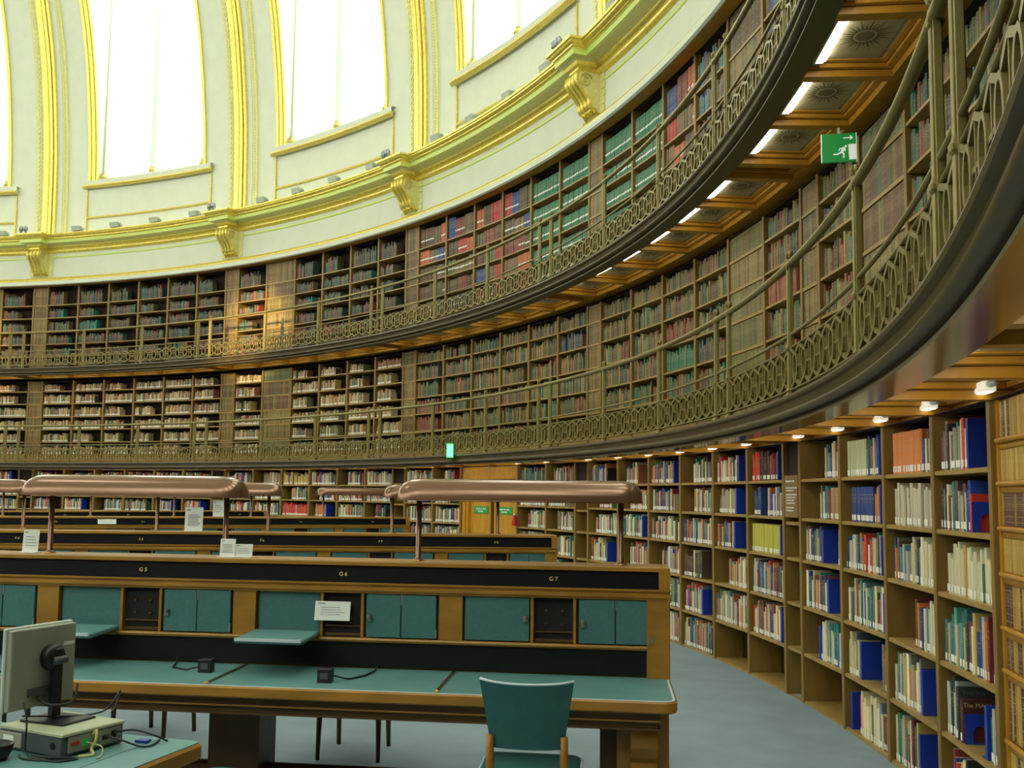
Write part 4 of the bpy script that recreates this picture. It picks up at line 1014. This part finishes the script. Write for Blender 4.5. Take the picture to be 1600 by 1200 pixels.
# ------------------------------------------------------------------ papers and small things on the desks
def paper(X, w, h, label, mat='white', tilt=6, lines=6, cat='sign', holder=True, name='paper_sign'):
    t = empty(name, X, label, cat); Y = Matrix.Rotation(rad(-tilt), 4, 'X')
    m = MB(); m.X = Y; m.box(-w/2,w/2,0,.002,0,h); m.build('sheet', mat, t)
    m = MB(); m.X = Y; rr = random.Random(int(w*1000))
    m.box(-w*.42,-w*.22,-.0008,0,h*.86,h*.9)
    for k in range(lines): z = h*(.68-.5*k/lines); m.box(-w*.34,w*rr.uniform(.2,.4),-.0008,0,z-h*.012,z+h*.012)
    m.build('print', 'ink', t)
    if holder: m = MB(); m.box(-w/2,w/2,-.03,.05,0.0,.003); m.build('holder_foot', 'white', t)
def on(D, x, y, z, rz=0): return D @ Matrix.Translation((x, y, z)) @ Matrix.Rotation(rad(rz), 4, 'Z')
paper(on(DG, -3.735, -.02, 1.346), .10, .135, 'white card sign standing on the nearest desk left of a lamp post', lines=4)
paper(on(DG, -2.505+.0, -.06, 1.346, -4), .092, .105, 'left pale card standing right of the lamp post on the nearest desk', lines=6)
paper(on(DG, -2.41, -.05, 1.346, 3), .10, .076, 'right shorter card standing right of the lamp post on the nearest desk', lines=4)
paper(on(DF, -3.44, -.02, 1.346), .165, .225, 'tall pale green card standing on the second desk', lines=9)
paper(on(DE, -3.03, .0, 1.346), .165, .24, 'white card standing on the third desk left of a near lamp post', lines=4)
paper(on(DE, -4.63, -.168, 1.24), .25, .07, 'small pale label hanging on the dark strip of the third desk', lines=2, tilt=14, holder=False, name='label_card', cat='label')
paper(on(DG, -1.845, -.185, 1.02), .20, .105, 'white notice sheet curled in the open rack below seat G 6', tilt=12, lines=4, holder=False, name='notice_sheet', cat='paper')
def powerbox(X, label, cable):
    t = empty('power_box', X, label, 'power box')
    m = MB(); m.bbox(-.037,.037,-.03,.03,0,.07,.004); m.build('housing', 'blackplastic', t)
    m = MB(); m.box(-.02,.02,-.0315,-.03,.02,.05); m.build('socket_face', 'charcoal', t)
    m = MB(); m.tube(cable, .005, 6); m.build('cable', 'cable', t, True)
    return t
powerbox(on(DG, -2.46, -.43, .7606), 'black power box at the left of the tabletop seam on the nearest desk', [(-.02,.03,.03),(-.12,.02,.006),(-.22,.08,.006),(-.26,.22,.006),(-.27,.26,.03)])
powerbox(on(DG, -1.76, -.60, .7606), 'black power box standing mid-table below the white notice sheet', [(.03,.03,.03),(.10,.08,.006),(.16,.2,.006),(.18,.35,.006),(.18,.42,.03)])
# ------------------------------------------------------------------ chairs
def chair(X, label, lm='desk'):
    t = empty('reading_chair', X, label, 'chair', 'teal leather chairs round the reading desks')     # local -y is the back
    m = MB(); plate(m, round_rect(-.235,.235,-.20,.26,.06), .40,.475,.02); m.build('seat', 'tealchair', t, True)
    m = MB(); m.tube([(x,y,.462) for x, y in round_rect(-.233,.233,-.198,.258,.06)], .006, 6, True); m.build('seat_piping', 'tealedge', t, True)
    m = MB(); m.box(-.20,.20,-.19,.23,.355,.402); m.build('seat_rail', 'desk', t)
    nx, nz = 12, 6; fr = []; bk = []
    for j in range(nz+1):
        z = .60+.30*j/nz; hw = .165+.04*(j/nz)**1.2+.004*j/nz; yb = -.205-.075*(j/nz)
        for i in range(nx+1):
            u = -1+2*i/nx; zz = z-(.010*(1-u*u) if j == nz else 0)+(0.006*abs(u)**6 if j == nz else 0)
            y = yb-.035*(1-u*u)*1.0+.0; fr.append((u*hw, y+.035, zz)); bk.append((u*hw, y, zz))
    n = len(fr); fs = []
    for j in range(nz):
        for i in range(nx):
            a = j*(nx+1)+i; fs += [(a+1, a, a+nx+1, a+nx+2), (n+a, n+a+1, n+a+nx+2, n+a+nx+1)]
    per = [i for i in range(nx+1)]+[(j*(nx+1)+nx) for j in range(1,nz+1)]+[nz*(nx+1)+i for i in range(nx-1,-1,-1)]+[j*(nx+1) for j in range(nz-1,0,-1)]
    fs += [(per[k], per[(k+1)%len(per)], n+per[(k+1)%len(per)], n+per[k]) for k in range(len(per))]
    m = MB(); m.add(fr+bk, fs); br = m.build('backrest', 'tealchair', t, False)
    m = MB(); top = [Vector(bk[nz*(nx+1)+i])+Vector((0,.012,.003)) for i in range(nx+1)]; m.tube(top, .007, 6); m.build('top_piping', 'tealedge', br, True)
    for s in (-1, 1):
        m = MB(); m.tube([(s*.165,-.235,.66),(s*.165,-.215,.55),(s*.17,-.20,.40),(s*.175,-.235,.0)], [.017,.019,.021,.015], 8); m.build('rear_leg', lm, t, True)
        m = MB(); m.tube([(s*.195,.20,.37),(s*.2,.215,.0)], [.021,.013], 8); m.build('front_leg', 'deskdark', t, True)
    return t
chair(on(DG, -.685, -.93, 0), 'teal leather chair with its back to us, pulled up to the nearest desk')
chair(on(DG, -2.0, 1.10, 0, 180), 'chair behind the nearest desk whose thin legs show under the table middle', 'deskdark')
chair(on(DG, -3.5, 1.32, 0, 172), 'chair behind the nearest desk whose legs show left of the pedestal', 'deskdark')
chair(on(DG, -4.7, 1.25, 0, 186), 'chair behind the nearest desk whose legs show beside the monitor', 'deskdark')
sX = Matrix.Translation((16.40, 3.80, 0)) @ Matrix.Rotation(rad(10), 4, 'Z')
t = empty('stool', sX, 'teal padded seat just showing at the bottom edge before the desk', 'stool')
m = MB(); plate(m, round_rect(-.19,.19,-.19,.19,.09), .40,.47,.025); m.build('seat', 'tealchair', t, True)
for sx in (-1, 1):
    for sy in (-1, 1): m = MB(); m.tube([(sx*.14,sy*.14,.40),(sx*.16,sy*.16,0)], [.018,.014], 8); m.build('leg', 'desk', t, True)
# ------------------------------------------------------------------ near table with the computer
NA = rad(8); NX = Matrix(((cos(NA), -sin(NA), 0, 16.695),(sin(NA), cos(NA), 0, 3.30),(0,0,1,0),(0,0,0,1)))
t = empty('computer_table', NX, 'teal-topped oak table end in the bottom left corner carrying a computer', 'table')
m = MB(); plate(m, round_rect(-2.6, 0, -1.5, 0, .035), .695, .757, .01); m.build('tabletop', 'desk', t)
m = MB(); plate(m, round_rect(-2.585, -.185, -1.485, -.012, .01), .7565, .7605); m.build('leather_inset', 'teal', t)
m = MB(); plate(m, round_rect(-.18, -.012, -1.485, -.012, .022), .7565, .7605); m.build('leather_end_strip', 'teal', t)
m = MB(); m.box(-.185,-.18,-1.48,-.012,.757,.7595); m.build('groove', 'dark', t)
m = MB(); m.box(-2.5,-.07,-1.43,-.07,.60,.695); m.build('apron', 'deskdark', t)
for x in (-2.4, -.30):
    m = MB(); m.box(x,x+.2,-1.2,-.3,0,.60); m.build('pedestal', 'deskdark', t)
CXm = Matrix.Translation((16.275, 2.985, .7606)) @ Matrix.Rotation(rad(-2), 4, 'Z')
t = empty('desktop_computer', CXm, 'flat grey desktop computer case with beige lid lying on the near table', 'computer')
m = MB(); m.bbox(-.17,.165,-.145,.145,.006,.076,.006); cs = m.build('case', 'charcoal', t)
m = MB(); m.bbox(-.165,.17,-.148,.148,.074,.086,.004); m.build('lid', 'beige', t)
m = MB(); m.bbox(-.16,-.04,-.152,-.144,.015,.065,.002); m.build('front_panel', 'greyplastic', t)
m = MB(); m.box(-.135,-.08,-.1535,-.152,.03,.055); m.build('badge_sticker', 'white', t)
m = MB(); m.lathe([(.012,0),(.012,.002),(.001,.003)], (0,0,0), 10); o = m.build('power_button', 'blackplastic', t); o.matrix_local = Matrix.Translation((.12,-.147,.04)) @ RX
m = MB(); m.box(.166,.169,-.12,.13,.014,.07); rp_ = m.build('rear_panel', 'greyplastic', t)
for y, z, sy, sz, mt in ((-.09,.045,.035,.012,'red'),(-.04,.04,.03,.022,'green'),(.01,.045,.02,.02,'steel'),(.05,.04,.025,.016,'blackplastic'),(.09,.045,.02,.025,'dark')):
    m = MB(); m.box(.168,.173,y-sy/2,y+sy/2,z-sz/2,z+sz/2); m.build('port', mt, rp_)
for x in (-.12,.12):
    for y in (-.1,.1): m = MB(); m.lathe([(.012,0),(.012,.008)], (x,y,0), 8); m.build('foot', 'blackplastic', t)
MX = Matrix.Translation((16.225, 2.99, .847)) @ Matrix.Rotation(rad(4), 4, 'Z')
t = empty('monitor', MX, 'silver grey flat monitor seen from behind on a black stand', 'monitor')
m = MB(); m.bbox(-.10,.11,-.075,.10,0,.008,.003); m.build('stand_base', 'blackplastic', t)
m = MB(); m.bbox(-.018,.01,-.022,.022,.008,.27,.004); m.build('stand_column', 'blackplastic', t)
m = MB(); m.lathe([(.045,-.02),(.05,0),(.05,.02),(.03,.028)], (0,0,0), 18); o = m.build('hinge_disc', 'blackplastic', t, True); o.matrix_local = Matrix.Translation((-.02,-.01,.235)) @ Matrix.Rotation(pi/2, 4, 'Y')
m = MB(); m.tube([(.012,-.03,.225),(.012,.03,.225)], .015, 10); m.build('hinge_barrel', 'charcoal', t, True)
m = MB(); m.bbox(-.062,-.034,-.195,.130,.06,.352,.004); m.build('rear_housing', 'greyplastic', t)
m = MB(); m.bbox(-.075,-.058,-.203,.137,.053,.360,.004); m.build('bezel', 'silver', t)
m = MB(); m.box(-.0765,-.0745,-.185,.12,.075,.34); m.build('screen', 'blackplastic', t)
m = MB(); m.box(-.0345,-.033,.065,.12,.27,.283); m.box(-.0345,-.033,.05,.12,.10,.19) if False else None; m.build('vent_label', 'white', t)
m = MB(); m.box(-.034,-.026,-.11,.02,.10,.13); m.build('connector_bay', 'charcoal', t)
def cable(pts, r, mat, label, X=CXm, name='cable'):
    m = MB(); P_ = [Vector(p) for p in pts]; out = []
    for i in range(len(P_)-1):
        p0, p1, p2, p3 = P_[max(i-1,0)], P_[i], P_[i+1], P_[min(i+2,len(P_)-1)]
        for k in range(6):
            q = k/6; out.append(.5*((2*p1)+(p2-p0)*q+(2*p0-5*p1+4*p2-p3)*q*q+(3*p1-p0-3*p2+p3)*q**3))
    out.append(P_[-1]); m.tube(out, r, 6); o = m.build(name, mat, None, True, X); tag(o, label, 'cable'); return o
cable([(-.03,-.16,.18),(.0,-.165,.12),(.0,-.165,.03),(.02,-.17,.004),(.08,-.2,.004),(.14,-.17,.004),(.2,-.14,.006)], .004, 'cable', 'dark cable dropping from the monitor in front of the case')
cable([(-.08,-.06,.18),(-.02,-.05,.155),(.02,.02,.16),(.0,.06,.22)], .005, 'cable', 'dark cable looped behind the monitor column')
cable([(-.08,-.12,.12),(-.02,.06,.095),(.03,.16,.10),(.05,.2,.14),(.04,.24,.17),(.06,.20,.12),(.07,.17,.1)], .0035, 'cable', 'thin black cable looping up behind the computer case')
cable([(.172,.05,.045),(.22,.08,.03),(.28,.12,.006),(.30,.16,.006),(.26,.24,.006)], .004, 'cable', 'black cable curling across the table right of the case')
cable([(.172,.09,.05),(.2,.16,.05),(.27,.2,.03),(.30,.24,.004)], .004, 'cable', 'black cable arching off the back of the case')
cable([(.172,-.01,.06),(.2,-.02,.08),(.21,-.03,.05),(.2,-.04,.02),(.23,-.06,.005),(.2,-.1,.004)], .006, 'yellow', 'pale yellow cable bundle hanging from the computer ports')
cable([(.0,-.19,.004),(.06,-.22,.004),(.14,-.2,.004),(.2,-.18,.004),(.22,-.12,.004),(.17,-.17,.012),(.1,-.18,.008),(.04,-.17,.006)], .004, 'cable', 'coiled dark cable lying in front of the computer case')
cable([(.172,-.04,.04),(.24,-.03,.03),(.26,-.05,.004),(.28,-.09,.004)], .0025, 'yellow', 'thin pale lead poking out beside the cable bundle')
t = empty('black_bowl', Matrix.Translation((16.235, 2.715, .7606)), 'black round bowl shaped dish cut by the left edge on the near table', 'bowl')
m = MB(); m.lathe([(.03,0),(.045,.005),(.06,.03),(.066,.055),(.062,.057),(.05,.03),(.03,.012),(.001,.01)], n=20); m.build('bowl', 'blackplastic', t, True)
tag(MB().add([(0,0,0),(.05,.01,0),(.045,.04,.004),(0,.03,.004),(.0,0,.01),(.05,.01,.01),(.045,.04,.012),(0,.03,.012)], [(0,3,2,1),(4,5,6,7),(0,1,5,4),(1,2,6,5),(2,3,7,6),(3,0,4,7)]).build('cable_tag', 'blue', None, X=CXm @ Matrix.Translation((.2,.17,.0))), 'small crumpled blue and white tag beside the case on the table', 'tag')
# cover text on the dark book facing out
def cover_title():
    s = [b for b in SPEC if (b['L'],b['i'],b['k'],b['r']) == (4*0,4,3,4)]
    s = [b for b in s if b['n'] < 12]
    if not s: return
    D = LEV[0]; W = rad(18*(BF[5]-BF[4]))*20.3-.05
    for u, h, d_, c, lab_ in ((.225,.285,.22,S(60,66,62),'grey green'),(.30,.235,.17,S(84,44,36),'dark red')):
        a = TH(4+BF[4])-(.025+u*W)/20.3
        s = dict(w=.03, h=h, d=d_, c=c, st=.2); m = MB(); book_geo(m, s, True); o = m.build('book', 'book', None, X=frame(20.315, a, D['sh'][1]))
        tag(o, '%s book whose cover faces out with title, ground floor column beside the mock-book door' % lab_, 'book', 'books on the curved bookcases')
        m = MB(); label_geo(m, dict(w=.03, h=h, lab=True)); m.build('spine_label', 'label', o)
        X = Matrix.Translation((.0306, d_/2, h-.035)) @ Matrix.Rotation(pi/2, 4, 'Z') @ RX
        text('title', 'THE MAYA' if u < .28 else 'The MAYA', .034, 'goldletter' if u > .28 else 'ink', o, X, .0004)
cover_title()
